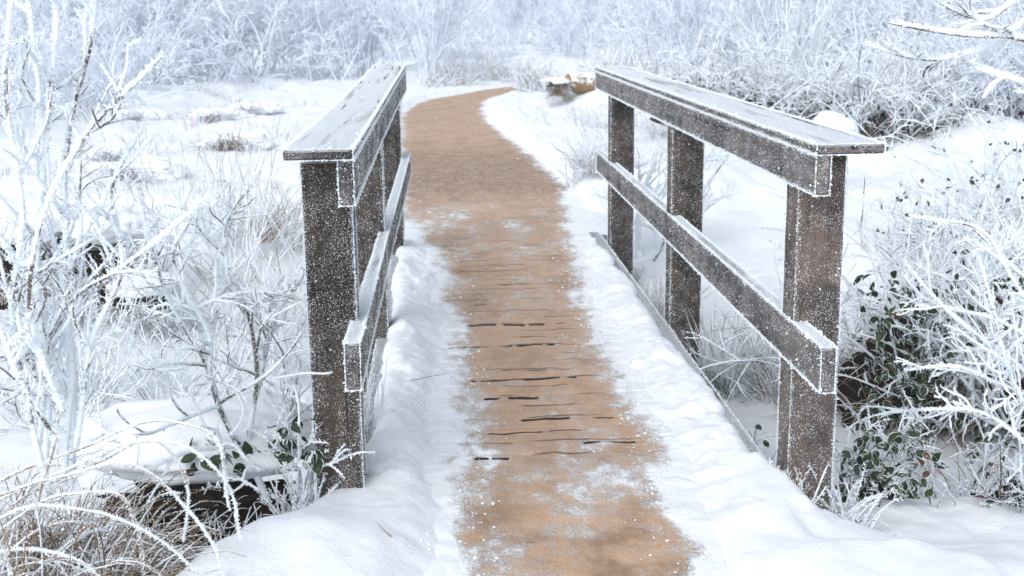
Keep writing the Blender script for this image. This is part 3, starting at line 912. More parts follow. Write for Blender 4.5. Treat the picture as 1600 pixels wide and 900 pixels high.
GL = "frosted bushes at the upper left behind the tall stems"
for q, (px, py, Yd, pr, s) in enumerate(((-60, 150, 15.5, bB, 0.62), (25, 150, 17.5, bA, 0.68), (105, 140, 20.0, bD, 0.8), (175, 140, 22.0, bB, 0.75))):
    p = at(px, py, Yd)
    put_bush(pr, p[0], Yd, q * 1.1 + 0.9, s, "bushy frosted thicket at the upper left behind the tall white stems", GL)
GQ = "frosted bushes under the overhanging boughs at the upper right"
for q, (px, py, Yd, pr, s) in enumerate(((1500, 190, 14.0, bA, 0.55), (1580, 190, 12.5, bB, 0.55), (1670, 200, 12.0, bA, 0.6), (1420, 170, 15.5, bB, 0.6))):
    p = at(px, py, Yd)
    put_bush(pr, p[0], Yd, q * 2.1 + 0.3, s, "white frosted bush at the upper right under the overhanging boughs", GQ)


# ---------------------------------------------------------------- brambles: arching canes, dark hearts, leaves
def bramble(name, label, loc, seed, canes, base_r, length, lean=(10, 60), droop=0.16, thick=0.0045, ft=0.006, per=(3, 2), leaf_n=60, leaf_s=0.05, cover=0.66, ndl=0, nlen=0.007,
            straw=0, straw_h=0.5, az=None, k=5, pts=12, dead=0.25, leaf_box=None, heart=None, up=0.02, cat="bramble"):
    rng = np.random.default_rng(seed)
    root = thing(name, label, cat, loc)
    P = grow(disc(canes, rng, base_r, -0.05), spread(canes, rng, lean, az), length * rng.uniform(0.5, 1.15, canes), pts, 0.06, up, rng, droop)
    P[..., 2] = np.maximum(P[..., 2], -0.03 + 0.02 * rng.random(P.shape[:2]))
    R = radii(canes, pts, thick * rng.uniform(0.7, 1.3, canes), thick * 0.4)
    g = Geo(); tube(g, P, R, k, ft, rng, cover)
    g.build("canes", M_BARK, root)
    Q, S = P, R; allP = [(P, R)]
    h = Geo()
    for lv, pr in enumerate(per):
        Q, S = offshoots(Q, S, pr, rng, t=(0.15, 0.98), ang=(25, 70), lf=((0.2, 0.5), (0.3, 0.6), (.3, .6))[lv], n=7, wig=0.09, up=up, rf=0.75, droop=droop * 0.7)
        tube(h, Q, S, max(3, k - 1), ft * 0.9, rng, cover + 0.05); allP.append((Q, S))
    if h.n: h.build("twigs", M_BARK, root)
    if ndl:
        f = Geo()
        for (a, b) in allP: needles(f, a, b, ndl, nlen, rng, ft)
        f.build("frost_needles", M_FROST, root, smooth=False)
    if leaf_n:
        l = Geo(); A = allP[min(1, len(allP) - 1)][0]
        if leaf_box is None:
            i = rng.integers(0, len(A), leaf_n); j = rng.integers(1, A.shape[1], leaf_n); pos = A[i, j] + rng.normal(0, 0.01, (leaf_n, 3))
        else:
            (x0, x1), (y0, y1), (z0, z1) = leaf_box
            pos = np.stack([rng.uniform(x0, x1, leaf_n), rng.uniform(y0, y1, leaf_n), rng.uniform(z0, z1, leaf_n)], 1)
        d = unit(rng.normal(size=(leaf_n, 3)) + np.array([0, -0.3, -0.35]))
        nd_ = int(leaf_n * dead)
        leaves(l, pos[nd_:], d[nd_:], leaf_s, rng, flat=0.45); l.build("leaves", M_LEAF, root)
        if nd_:
            l2 = Geo(); leaves(l2, pos[:nd_], d[:nd_], leaf_s * 0.9, rng, flat=0.3); l2.build("withered_leaves", M_DEAD, root)
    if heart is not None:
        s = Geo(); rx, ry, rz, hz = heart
        lump(s, (0, 0, hz), rx, ry, rz, seed, 0.35, 2.4, 24, 0.25); s.build("dark_core", M_SOIL, root)  # dark lump added to fill in the bramble's dark interior
    if straw:
        gg, _, _ = grass_geo(straw, base_r * 1.05, straw_h, rng, lean=(5, 60), droop=0.12, rad0=0.002, ft=0.0018, cover=0.34)
        gg.build("dry_stems", M_STRAW, root)
    return root


# ---------------------------------------------------------------- earth showing under snow caps
def earth_bank(name, label, loc, rx, ry, rz, seed, cap=1.15, cap_z=0.6, cap_h=0.45, straw=60, straw_h=0.18, cat="earth bank", cap_y=0.35, az=(230, 310)):
    rng = np.random.default_rng(seed); root = thing(name, label, cat, loc)
    s = Geo(); lump(s, (0, 0, 0), rx, ry, rz, seed, 0.45, 3.4, 36, 0.1); s.build("soil", M_SOIL, root)
    c = Geo(); lump(c, (0, ry * 1.6, rz * cap_z), rx * cap, ry * 2.7, rz * cap_h, seed + 5, 0.16, 1.7, 44, 1.0); c.build("snow_cap", M_SNOW, root)
    if straw:
        b = np.stack([rng.uniform(-rx, rx, straw) * 0.95, np.full(straw, -ry * 0.75), rng.uniform(-rz * 0.8, rz * 0.35, straw)], 1)
        gg, _, _ = grass_geo(straw, 0, straw_h, rng, lean=(50, 130), droop=0.14, rad0=0.0016, ft=0.0016, cover=0.4, base=b, az=az)
        gg.build("grass_stems", M_STRAW, root)
    return root


p = at(310, 808, 3.72); earth_bank("earth_bank", "black peaty hollow under a lip of snow left of the nearest left post", (p[0], 3.80, p[2] + 0.005), 0.255, 0.10, 0.11, 401, cap=1.7, cap_z=1.72, cap_h=1.05, straw=150, straw_h=0.14)
p = at(462, 655, 4.6); earth_bank("earth_bank", "tiny dark hole in the snow just left of the nearest left post", (p[0], 4.65, p[2]), 0.06, 0.05, 0.035, 402, cap=1.5, cap_z=0.9, cap_h=0.9, straw=6, straw_h=0.06)
p = at(215, 470, 7.0); earth_bank("earth_bank", "low dark brown bank with dry grass below the snow capped stump", (p[0], 7.0, p[2]), 0.16, 0.10, 0.07, 403, cap=1.2, cap_z=0.9, cap_h=0.7, straw=60, straw_h=0.14)


def stump(label, loc, w, h, seed):
    rng = np.random.default_rng(seed); root = thing("tree_stump", label, "stump", loc)
    P = np.array([[[0, 0, -0.1], [0.01, 0, h * 0.3], [-0.01, 0.0, h * 0.7], [0, 0, h]]]); P = path_line(P[0], 12, rng)
    R = np.linspace(w * 1.25, w * 0.9, 12)[None] * (1 + 0.10 * rng.normal(size=(1, 12)))
    g = Geo(); tube(g, P, R, 16, 0.01, rng, 0.12, lump=0.8, upw=0.2); g.build("trunk", M_SOIL, root)
    c = Geo(); lump(c, (0.03, 0.12, h - 0.01), w * 1.9, w * 1.9, 0.12, seed, 0.2, 1.7, 40, 1.0); c.build("snow_cap", M_SNOW, root)
    l = Geo(); n = 26; a = rng.uniform(0, 2 * np.pi, n)
    pos = np.stack([w * 1.2 * np.cos(a) + 0.05, w * 1.2 * np.sin(a) - 0.06, rng.uniform(0.0, h * 0.9, n)], 1)
    leaves(l, pos, unit(rng.normal(size=(n, 3)) + [0, -0.5, -0.8]), 0.085, rng, base=0.0, rim=0.6); l.build("ivy_leaves", M_LEAF, root)
    gg, _, _ = grass_geo(260, w * 2.4, h * 1.0, rng, lean=(10, 70), droop=0.14, rad0=0.0022, ft=0.0025, cover=0.5); gg.build("grass_stems", M_STRAW, root)
    return root


p = at(150, 440, 7.6); stump("dark rotten stump with ivy leaves under a cap of snow behind the tall left stems", (p[0], 7.6, p[2] - 0.02), 0.16, 0.36, 411)
p = at(22, 445, 7.4); stump("dark snow capped stump with dry grass at the left edge of the picture", (p[0], 7.4, p[2] - 0.02), 0.14, 0.32, 412)

# mounds beyond the railings
def snow_boulder(name, label, px, py, Yd, rx, ry, rz, seed, cat="boulder"):
    q = at(px, py, Yd); g = Geo(); lump(g, (0, 0, 0), rx, ry, rz, seed, 0.20, 1.9, 40, 1.0)
    o = g.build(name, M_SNOW); o.location = tuple(q); return tag(o, label, cat)


snow_boulder("snowy_boulder", "boulder under a smooth dome of white snow just behind the right handrail", 1302, 200, 9.5, 0.175, 0.2, 0.115, 421)

# the log on the bank by the path
p = at(905, 130, 18.0)
LOGR = thing("fallen_log", "cut orange brown log under snow beyond the far end of the right handrail", "log", (p[0], 18.0, p[2]))
rng = np.random.default_rng(431)
LPt = path_line([(-0.18, -0.12, 0.0), (0.25, 0.02, -0.01), (0.9, 0.18, -0.03), (1.5, 0.35, -0.05)], 20, rng); LRr = np.full((1, 20), 0.135)
g = Geo(); tube(g, LPt, LRr, 20, 0.012, rng, 0.34, lump=0.5, upw=0.3); g.build("trunk", M_LOG, LOGR)
g = Geo(); th = np.linspace(0, 2 * np.pi, 24, endpoint=False); d0 = unit((LPt[0, 1] - LPt[0, 0])[None])[0]; a0 = unit(np.cross(d0, [0, 0, 1.])[None])[0]; b0 = np.cross(a0, d0)
c0 = LPt[0, 0] - d0 * 0.004
g.add(np.vstack([c0 + 0.132 * (np.cos(t) * a0 + np.sin(t) * b0) for t in th] + [c0 - d0 * 0.004]), np.array([[i, (i + 1) % 24, 24] for i in range(24)]), 0.27, 0.25); g.build("cut_end", M_LOG, LOGR)
g = Geo(); lump(g, (0.34, 0.12, 0.085), 0.50, 0.17, 0.06, 433, 0.35, 2.5, 36, 1.0); g.build("snow_cap", M_SNOW, LOGR)
p = at(872, 137, 17.6); earth_bank("earth_bank", "dark hollow with frosted twigs under the snow at the cut end of the orange log", (p[0] + 0.02, 17.75, p[2] - 0.02), 0.17, 0.12, 0.10, 434, cap=1.25, cap_z=0.9, cap_h=0.6, straw=380, straw_h=0.26)

# ---------------------------------------------------------------- right: thickets behind the railing
for q, (px, py, Yd, ln, n, lab) in enumerate((
        (1100, 165, 13.5, 1.0, 60, "low frosted bramble with a dark heart seen just above the middle of the right handrail"),
        (1195, 178, 13.0, 1.1, 70, "arching bramble canes with dark green undergrowth behind the right handrail, left of the snowy boulder"),
        (1390, 205, 12.2, 1.3, 80, "bramble thicket with long arching frosted canes to the right of the snowy boulder"),
        (1480, 190, 13.2, 1.2, 70, "frosted bramble at the upper right, behind the flat snow patch"),
        (1585, 180, 13.0, 1.2, 70, "frosted bramble at the right edge of the picture, under the overhanging branches"))):
    p = at(px, py, Yd)
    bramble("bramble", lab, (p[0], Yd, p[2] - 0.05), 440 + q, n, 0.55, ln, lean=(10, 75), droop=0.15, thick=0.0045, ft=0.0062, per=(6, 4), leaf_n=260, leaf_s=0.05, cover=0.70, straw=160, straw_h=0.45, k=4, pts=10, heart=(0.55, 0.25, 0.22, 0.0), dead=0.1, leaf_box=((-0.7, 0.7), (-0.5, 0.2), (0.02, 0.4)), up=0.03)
p = at(1236, 120, 14.5); tuft("reed_clump", "tall upright clump of white frosted reeds behind the middle of the right handrail", "reeds", (p[0], 14.5, p[2] - 0.1), 80, 0.30, 1.35, M_PALE, 451, lean=(2, 20), droop=0.03, rad0=0.003, ft=0.006, cover=0.85, k=3, pts=9)
p = at(1005, 395, 8.3)
rng = np.random.default_rng(455)


def shrub(name, label, loc, seed, stems, base_r, hgt, lean=(5, 40), thick=0.006, ft=0.007, per=(4, 3), up=0.05, cover=0.72, ndl=500, nlen=0.008, k=6, pts=14, lines=(), lr=0.008, az=None, wig=0.06, cat="shrub", lf=((0.3, 0.6), (0.3, 0.6), (0.3, 0.6)), line_per=None, mat=None, ang=(25, 60), tmin=0.2):
    """an open frosted shrub; lines = main branches measured in the photograph (world points, radius)"""
    rng = np.random.default_rng(seed); root = thing(name, label, cat, loc); o = np.asarray(loc, float)
    sets = []
    if stems:
        P = grow(disc(stems, rng, base_r, -0.05), spread(stems, rng, lean, az), hgt * rng.uniform(0.55, 1.1, stems), pts, wig, up, rng)
        sets.append((P, radii(stems, pts, thick, thick * 0.45)))
    for (pts_, r0, r1) in lines:
        n = 26; P = path_line(np.asarray(pts_) - o, n, rng, 0.012); sets.append((P, radii(1, n, r0, r1)))
    g = Geo(); h = g; f = Geo()
    for (P, R) in sets:
        tube(g, P, R, k, ft, rng, cover)
        if ndl: needles(f, P, R, ndl * 1.6, nlen, rng, ft)
        Q, S = P, R
        for lv, pr in enumerate(per):
            pr = (line_per[lv] if (line_per and len(P) == 1) else pr)
            Q, S = offshoots(Q, S, pr, rng, t=(tmin if lv == 0 else 0.15, 0.97), ang=ang, lf=lf[lv], n=9, wig=0.075, up=up, rf=0.72, tip=0.5)
            S = np.maximum(S, 0.0009)
            tube(h, Q, S, max(4, k - 1), ft * (0.72, 0.55, 0.5)[lv], rng, cover, lump=0.6)
            if ndl: needles(f, Q, S, ndl, nlen * (0.8, 0.65, 0.6)[lv], rng, ft * 0.6)
    g.build("branches", mat or M_BARK, root)
    if f.n: f.build("frost_needles", M_FROST, root, smooth=False)
    return root


shrub("frosted_shrub", "small branching white shrub between the two farther posts of the right railing", (1.45, 8.3, gz(1.45, 8.3) - 0.02), 455, 9, 0.12, 0.95, lean=(5, 40), thick=0.007, ft=0.009, per=(4, 3), ndl=350, nlen=0.012, cover=0.85)
tuft("grass_tuft", "fine frosted tuft on the bank left of the farthest right post", "grass tuft", tuple(at(925, 262, 10.3)), 150, 0.16, 0.42, M_PALE, 456, lean=(10, 65), droop=0.13, rad0=0.0022, ft=0.004, cover=0.72)
tuft("grass_tuft", "low frosted grass at the snow edge beside the foot of the farthest right post", "grass tuft", on_ground(1.02, 8.75), 120, 0.16, 0.32, M_PALE, 457, lean=(15, 75), droop=0.14, rad0=0.002, ft=0.003, cover=0.62)
tuft("grass_tuft", "dark sedge along the beam between the two farther right posts", "grass tuft", (1.19, 6.75, -0.26), 150, 0.16, 0.36, M_STRAW, 458, lean=(5, 45), droop=0.08, rad0=0.0022, ft=0.002, cover=0.5)
tuft("grass_tuft", "spiky grey green grass beside the middle post of the right railing", "grass tuft", (1.33, 5.55, gz(1.33, 5.55) - 0.02), 300, 0.10, 0.50, M_GREEN, 459, lean=(5, 70), droop=0.05, rad0=0.0021, ft=0.0014, cover=0.62, pts=7, per_m=60, frost_len=0.004)
tuft("grass_tuft", "short upright frosted blades against the beam between the nearest and middle right posts", "grass tuft", (1.15, 4.65, gz(1.15, 4.65) - 0.02), 70, 0.09, 0.36, M_GREEN, 460, lean=(3, 30), droop=0.05, rad0=0.0024, ft=0.0026, cover=0.85)
bramble("weed_stems", "thin reddish weed stems with small leaves behind the nearest right post", (1.20, 4.25, gz(1.20, 4.25)), 461, 12, 0.09, 0.42, lean=(3, 30), droop=0.02, thick=0.0025, ft=0.0022, per=(3, 1), leaf_n=22, leaf_s=0.035, cover=0.42, ndl=300, nlen=0.004, straw=40, straw_h=0.25, cat="weeds")
tuft("grass_tuft", "straw coloured frosted grass at the foot of the nearest right post", "grass tuft", (1.22, 3.52, gz(1.22, 3.52) - 0.01), 90, 0.10, 0.20, M_STRAW, 462, lean=(15, 75), droop=0.10, rad0=0.002, ft=0.0026, cover=0.6, per_m=250, frost_len=0.006)
tuft("grass_tuft", "few brown blades against the inner side of the nearest right post", "grass tuft", (1.085, 3.54, -0.02), 26, 0.045, 0.17, M_STRAW, 463, lean=(3, 30), droop=0.05, rad0=0.0026, ft=0.002, cover=0.45, per_m=250, frost_len=0.005)
shrub("twig_sprig", "fallen frosted branch with bare twigs on the snow beyond the middle right post", (1.75, 5.9, gz(1.75, 5.9)), 464, 9, 0.25, 0.75, lean=(20, 75), thick=0.003, ft=0.0022, per=(3,), ndl=200, nlen=0.005, cover=0.6)

for q, (px, Yd, ln, lab) in enumerate(((1545, 6.6, 0.95, "frosted bramble on the right edge between the big bramble and the flat snow patch"), (1605, 8.2, 1.1, "tall pale bramble at the right edge, higher up than the big bramble"), (1470, 7.6, 0.7, "low wispy bramble at the near edge of the flat snow patch on the right"))):
    x = at(px, 300, Yd)[0]
    bramble("bramble", lab, (x, Yd, gz(x, Yd) - 0.03), 760 + q, 46, 0.36, ln, lean=(5, 60), droop=0.12, thick=0.003, ft=0.004, per=(4, 3), leaf_n=90, leaf_s=0.042, cover=0.76, straw=60, straw_h=0.5, k=4, pts=10, dead=0.12, ndl=120, nlen=0.005)
# big bramble to the right of the nearest right post
p = at(1450, 560, 5.0)
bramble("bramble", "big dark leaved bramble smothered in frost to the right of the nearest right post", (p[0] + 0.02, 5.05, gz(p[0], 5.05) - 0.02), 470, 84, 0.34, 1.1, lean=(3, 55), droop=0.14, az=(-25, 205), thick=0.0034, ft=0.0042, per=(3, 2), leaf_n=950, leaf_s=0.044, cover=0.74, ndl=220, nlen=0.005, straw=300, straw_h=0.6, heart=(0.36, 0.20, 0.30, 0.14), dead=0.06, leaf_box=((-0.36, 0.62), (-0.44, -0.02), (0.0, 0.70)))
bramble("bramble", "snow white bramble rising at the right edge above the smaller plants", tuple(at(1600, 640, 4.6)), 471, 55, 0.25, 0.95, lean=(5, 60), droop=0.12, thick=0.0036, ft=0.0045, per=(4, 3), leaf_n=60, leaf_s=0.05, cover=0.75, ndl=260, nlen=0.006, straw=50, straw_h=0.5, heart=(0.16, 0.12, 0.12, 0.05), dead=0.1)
tuft("grass_tuft", "dry beige grass between the nearest right post and the big bramble", "grass tuft", (1.62, 5.3, gz(1.62, 5.3) - 0.02), 160, 0.14, 0.55, M_STRAW, 472, lean=(5, 50), droop=0.09, rad0=0.0022, ft=0.002, cover=0.48)
bramble("bramble", "low leafy bramble with rounded green leaves right of the nearest right post", (1.47, 3.92, gz(1.47, 3.92)), 473, 18, 0.12, 0.34, lean=(3, 35), droop=0.08, thick=0.003, ft=0.003, per=(3, 2), leaf_n=130, leaf_s=0.040, cover=0.6, ndl=350, nlen=0.005, straw=14, straw_h=0.3, heart=(0.09, 0.07, 0.06, 0.0), dead=0.08, leaf_box=((-0.13, 0.16), (-0.15, 0.02), (0.03, 0.27)))
bramble("bramble", "small leafy bramble in the lower right corner of the picture", (2.02, 4.0, gz(2.02, 4.0)), 474, 26, 0.2, 0.4, lean=(3, 50), droop=0.09, thick=0.003, ft=0.003, per=(3, 2), leaf_n=60, leaf_s=0.046, cover=0.62, ndl=300, nlen=0.005, straw=35, straw_h=0.3, heart=(0.14, 0.08, 0.05, 0.0), dead=0.1)
tuft("grass_tuft", "frosted dead stalks between the two small brambles at lower right", "grass tuft", (1.72, 4.0, gz(1.72, 4.0) - 0.01), 30, 0.16, 0.36, M_PALE, 475, lean=(3, 40), droop=0.05, rad0=0.0018, ft=0.0026, cover=0.7, per_m=250, frost_len=0.005)


def near_branches(name, label, base, lines, seed, per, ft, ndl, nlen, cat="shrub", **kw):
    return shrub(name, label, base, seed, 0, 0, 0, per=per, line_per=per, lines=lines, ft=ft, ndl=ndl, nlen=nlen, cat=cat, **kw)


A = lambda Y, *pts: [at(px, py, Y + dy) for (px, py, dy) in pts]
# thick white canes in front of the big bramble
near_branches("frosted_shrub", "long white frosted branches sweeping left in front of the big bramble", tuple(at(1640, 660, 3.9)), [
    (A(3.8, (1650, 640, .1), (1580, 560, 0), (1500, 505, -.1), (1408, 405, -.1)), 0.0042, 0.0024),
    (A(3.8, (1650, 560, .1), (1560, 500, 0), (1450, 470, 0), (1395, 412, 0)), 0.0038, 0.0022),
    (A(3.8, (1650, 480, .1), (1560, 395, 0), (1500, 330, 0), (1480, 300, 0)), 0.0042, 0.0024),
    (A(3.7, (1660, 640, .1), (1560, 600, 0), (1470, 570, -.1), (1412, 578, -.1)), 0.0038, 0.0022),
    (A(3.7, (1660, 700, .1), (1600, 630, 0), (1560, 520, -.1), (1530, 400, -.1)), 0.0042, 0.0024),
    (A(3.6, (1660, 560, 0), (1590, 450, 0), (1540, 365, 0), (1420, 335, 0)), 0.0038, 0.0022),
    (A(3.6, (1660, 760, 0), (1600, 690, 0), (1510, 640, 0), (1440, 640, 0)), 0.004, 0.002)], 480, (9, 3), 0.0038, 800, 0.0050, tmin=0.1, cover=0.85, lf=((0.12, 0.32), (0.3, 0.6), (.3, .6)), up=0.0)
# tree whose boughs hang in from the right
TRB = at(1900, 420, 4.6); TRB[2] = gz(TRB[0], 4.6) - 0.1
near_branches("frosted_tree", "frosted tree whose thick rimed boughs reach in at the upper right corner", tuple(TRB), [
    ([TRB, TRB + [0.02, 0.1, 0.7], at(1830, 200, 4.7), at(1760, 60, 4.6), at(1740, -150, 4.6)], 0.035, 0.018),
    (A(4.6, (1830, 210, .1), (1720, 130, 0), (1600, 62, -.1), (1500, 52, -.2), (1388, 34, -.2)), 0.012, 0.006),
    (A(4.6, (1830, 200, .1), (1700, 40, 0), (1610, 30, 0), (1545, 72, -.1), (1470, 92, -.1), (1350, 68, -.1)), 0.010, 0.005),
    (A(4.6, (1830, 220, .1), (1700, 160, 0), (1600, 130, -.1), (1520, 106, -.1)), 0.010, 0.007),
    ([TRB + [0, 0.08, 0.6], TRB + [0.35, 0.25, 1.1], TRB + [0.8, 0.3, 1.35], TRB + [1.2, 0.5, 1.4]], 0.014, 0.006),
    ([TRB + [0, 0.1, 0.9], TRB + [0.1, 0.5, 1.35], TRB + [0.25, 1.0, 1.6], TRB + [0.2, 1.4, 1.7]], 0.014, 0.006),
    ([TRB + [-0.1, 0.1, 1.2], TRB + [0.1, -0.3, 1.6], TRB + [0.3, -0.6, 1.9]], 0.012, 0.006),
    ([at(1760, 60, 4.6), at(1800, -60, 4.8), at(1850, -200, 5.0)], 0.012, 0.006),
    (A(4.6, (1760, 60, .1), (1680, 0, 0), (1600, -10, 0), (1540, 30, 0), (1470, 5, 0)), 0.008, 0.005)], 481, (8, 3), 0.0080, 1300, 0.006, tmin=0.22, cover=0.74, lf=((0.08, 0.26), (0.25, 0.5), (.3, .6)), cat="tree", up=0.0, k=8)

# ---------------------------------------------------------------- left foreground
SB = at(428, 800, 3.75); SB[2] = gz(SB[0], 3.75) - 0.03
near_branches("frosted_shrub", "open branching frosted shrub leaning left in front of the nearest left post", tuple(SB), [
    (A(3.75, (428, 803, 0), (395, 735, 0), (345, 640, -.05), (320, 560, -.1), (280, 500, -.1), (245, 420, -.15), (215, 300, -.2)), 0.0085, 0.004),
    (A(3.75, (385, 715, 0), (395, 640, 0), (400, 560, 0), (385, 480, 0), (350, 400, 0), (360, 300, 0)), 0.006, 0.003),
    (A(3.75, (400, 740, 0), (330, 690, .05), (250, 680, .1), (200, 690, .1), (130, 650, .1)), 0.005, 0.003),
    (A(3.75, (345, 640, -.05), (330, 590, -.1), (330, 530, -.1), (290, 460, -.15), (270, 400, -.15), (300, 340, -.2)), 0.006, 0.003),
    (A(3.75, (398, 620, 0), (420, 540, .1), (440, 480, .1), (470, 440, .15)), 0.005, 0.0025),
    (A(3.75, (280, 500, -.1), (330, 470, -.1), (400, 455, -.05), (480, 470, 0)), 0.0045, 0.002),
    (A(3.75, (395, 735, 0), (430, 700, 0), (455, 640, 0.1), (470, 560, 0.1)), 0.004, 0.002)], 490, (11, 4), 0.0038, 900, 0.0055, tmin=0.15, cover=0.68, lf=((0.16, 0.45), (0.3, 0.7), (.3, .6)), up=0.02, ang=(30, 75))
bramble("ivy_sprig", "sprig of dark green leaves at the base of the leaning frosted shrub", tuple(at(352, 728, 3.72)), 491, 8, 0.06, 0.25, lean=(20, 80), droop=0.08, thick=0.0025, ft=0.003, per=(3,), leaf_n=34, leaf_s=0.05, dead=0.1, ndl=400, nlen=0.005, cat="ivy", leaf_box=((-0.10, 0.10), (-0.05, 0.04), (-0.03, 0.09)))
bramble("ivy_sprig", "frosted sprig with glossy green leaves touching the nearest left post", tuple(at(462, 715, 3.66)), 492, 12, 0.05, 0.28, lean=(10, 70), droop=0.08, thick=0.0025, ft=0.0035, per=(3,), leaf_n=24, leaf_s=0.05, dead=0.05, ndl=400, nlen=0.006, cat="ivy", leaf_box=((-0.07, 0.07), (-0.06, 0.04), (0.0, 0.13)))
tuft("grass_tuft", "short frosted stalks in the snow at the foot of the nearest left post", "grass tuft", (-0.47, 3.63, gz(-0.47, 3.63) - 0.01), 60, 0.06, 0.22, M_PALE, 493, lean=(3, 40), droop=0.05, rad0=0.002, ft=0.003, cover=0.75, per_m=300, frost_len=0.006)
tuft("grass_tuft", "frosted stalks squeezed between the left railing and the snow bank", "grass tuft", (-0.335, 4.35, -0.2), 60, 0.05, 0.5, M_PALE, 494, lean=(3, 28), droop=0.03, rad0=0.0018, ft=0.0026, cover=0.75, az=(-60, 60), per_m=200, frost_len=0.005)

# tall stems at far left
TB = at(95, 740, 3.25); TB[2] = gz(TB[0], 3.25) - 0.03
near_branches("frosted_shrub", "tall upright stems thick with white rime at the far left of the picture", tuple(TB), [
    (A(3.1, (70, 770, 0), (75, 600, 0), (60, 400, 0), (75, 200, -.05), (90, -40, -.1)), 0.0048, 0.004),
    (A(3.1, (100, 760, 0), (110, 560, 0), (100, 380, 0), (110, 200, 0), (140, 60, 0), (150, -60, 0)), 0.0048, 0.004),
    (A(3.15, (112, 760, .05), (115, 600, 0), (95, 420, 0), (60, 290, 0), (62, 150, 0), (40, -40, 0)), 0.0042, 0.0034),
    (A(3.0, (80, 780, .0), (40, 620, 0), (20, 480, 0), (35, 330, 0), (10, 150, 0), (20, -40, 0)), 0.0042, 0.0034),
    (A(3.0, (60, 700, .05), (110, 470, 0), (200, 410, 0), (330, 300, 0)), 0.004, 0.0026),
    (A(2.9, (100, 640, .0), (45, 480, 0), (130, 220, 0), (255, 85, 0)), 0.0042, 0.0034),
    (A(3.0, (120, 700, 0), (150, 520, 0), (190, 420, 0), (175, 300, 0), (230, 190, 0)), 0.004, 0.0026),
    (A(2.9, (90, 690, 0), (10, 540, 0), (-30, 400, 0)), 0.004, 0.0026),
    (A(3.0, (105, 640, 0), (40, 560, 0), (70, 450, 0), (0, 380, 0)), 0.004, 0.0026)], 495, (11, 4), 0.0040, 900, 0.0058, tmin=0.12, cover=0.74, lf=((0.08, 0.28), (0.3, 0.6), (.3, .6)), up=0.03, ang=(20, 60))
tuft("grass_tussock", "tall tan grass tussock around the feet of the upright white stems", "grass tussock", tuple(TB + [-0.12, -0.02, 0.0]), 900, 0.18, 0.50, M_STRAW, 496, lean=(3, 55), droop=0.15, rad0=0.0022, ft=0.0015, cover=0.35, pts=10, per_m=60, frost_len=0.004)
TC = at(-5, 890, 2.95); TC[2] = gz(TC[0], 2.95) - 0.03
tuft("grass_tussock", "matted straw coloured tussock in the lower left corner of the picture", "grass tussock", tuple(TC), 1100, 0.30, 0.62, M_STRAW, 497, lean=(10, 75), droop=0.22, rad0=0.0026, ft=0.0015, cover=0.33, pts=10, az=(-75, 95), per_m=60, frost_len=0.004)
rng = np.random.default_rng(498)
BL = thing("arching_reeds", "long arching reed blades coated in white frost over the lower left tussock", "reeds", tuple(TC))
lines = [A(2.95, (-40, 800, 0), (80, 745, 0), (200, 695, 0), (300, 705, 0), (360, 760, 0), (372, 845, 0)), A(2.9, (-40, 790, 0), (100, 740, 0), (180, 720, 0), (260, 760, 0), (330, 850, 0), (350, 910, 0)),
         A(2.85, (-40, 835, 0), (60, 790, 0), (150, 800, 0), (260, 850, 0), (330, 920, 0)), A(2.8, (-40, 870, 0), (60, 862, 0), (120, 880, 0), (170, 925, 0)),
         A(3.0, (-20, 760, 0), (120, 705, 0), (260, 660, 0), (330, 680, 0), (360, 800, 0)), A(3.0, (20, 790, 0), (160, 720, 0), (240, 690, 0), (290, 740, 0), (285, 850, 0)), A(2.9, (0, 830, 0), (110, 770, 0), (180, 770, 0), (215, 830, 0), (225, 900, 0)),
         A(2.95, (60, 800, 0), (90, 640, 0), (75, 560, 0), (40, 540, 0))]
g = Geo(); f = Geo()
for L_ in lines:
    P = path_line(np.asarray(L_) - TC, 44, rng, 0.02); R = radii(1, 44, 0.0026, 0.0014); tube(g, P, R, 6, 0.0024, rng, 0.62, (0, .3), lump=0.75); needles(f, P, R, 1700, 0.0042, rng, 0.0022)
P = grow(disc(46, rng, 0.22, 0.05), spread(46, rng, (15, 65), (-70, 120)), rng.uniform(0.35, 0.75, 46), 18, 0.05, 0.03, rng, 0.11); R = radii(46, 18, 0.0018, 0.001)
tube(g, P, R, 5, 0.0022, rng, 0.55, (0, .4), lump=0.7); needles(f, P, R, 700, 0.0036, rng, 0.002)
g.build("blades", M_STRAW, BL); f.build("frost_needles", M_FROST, BL, smooth=False)

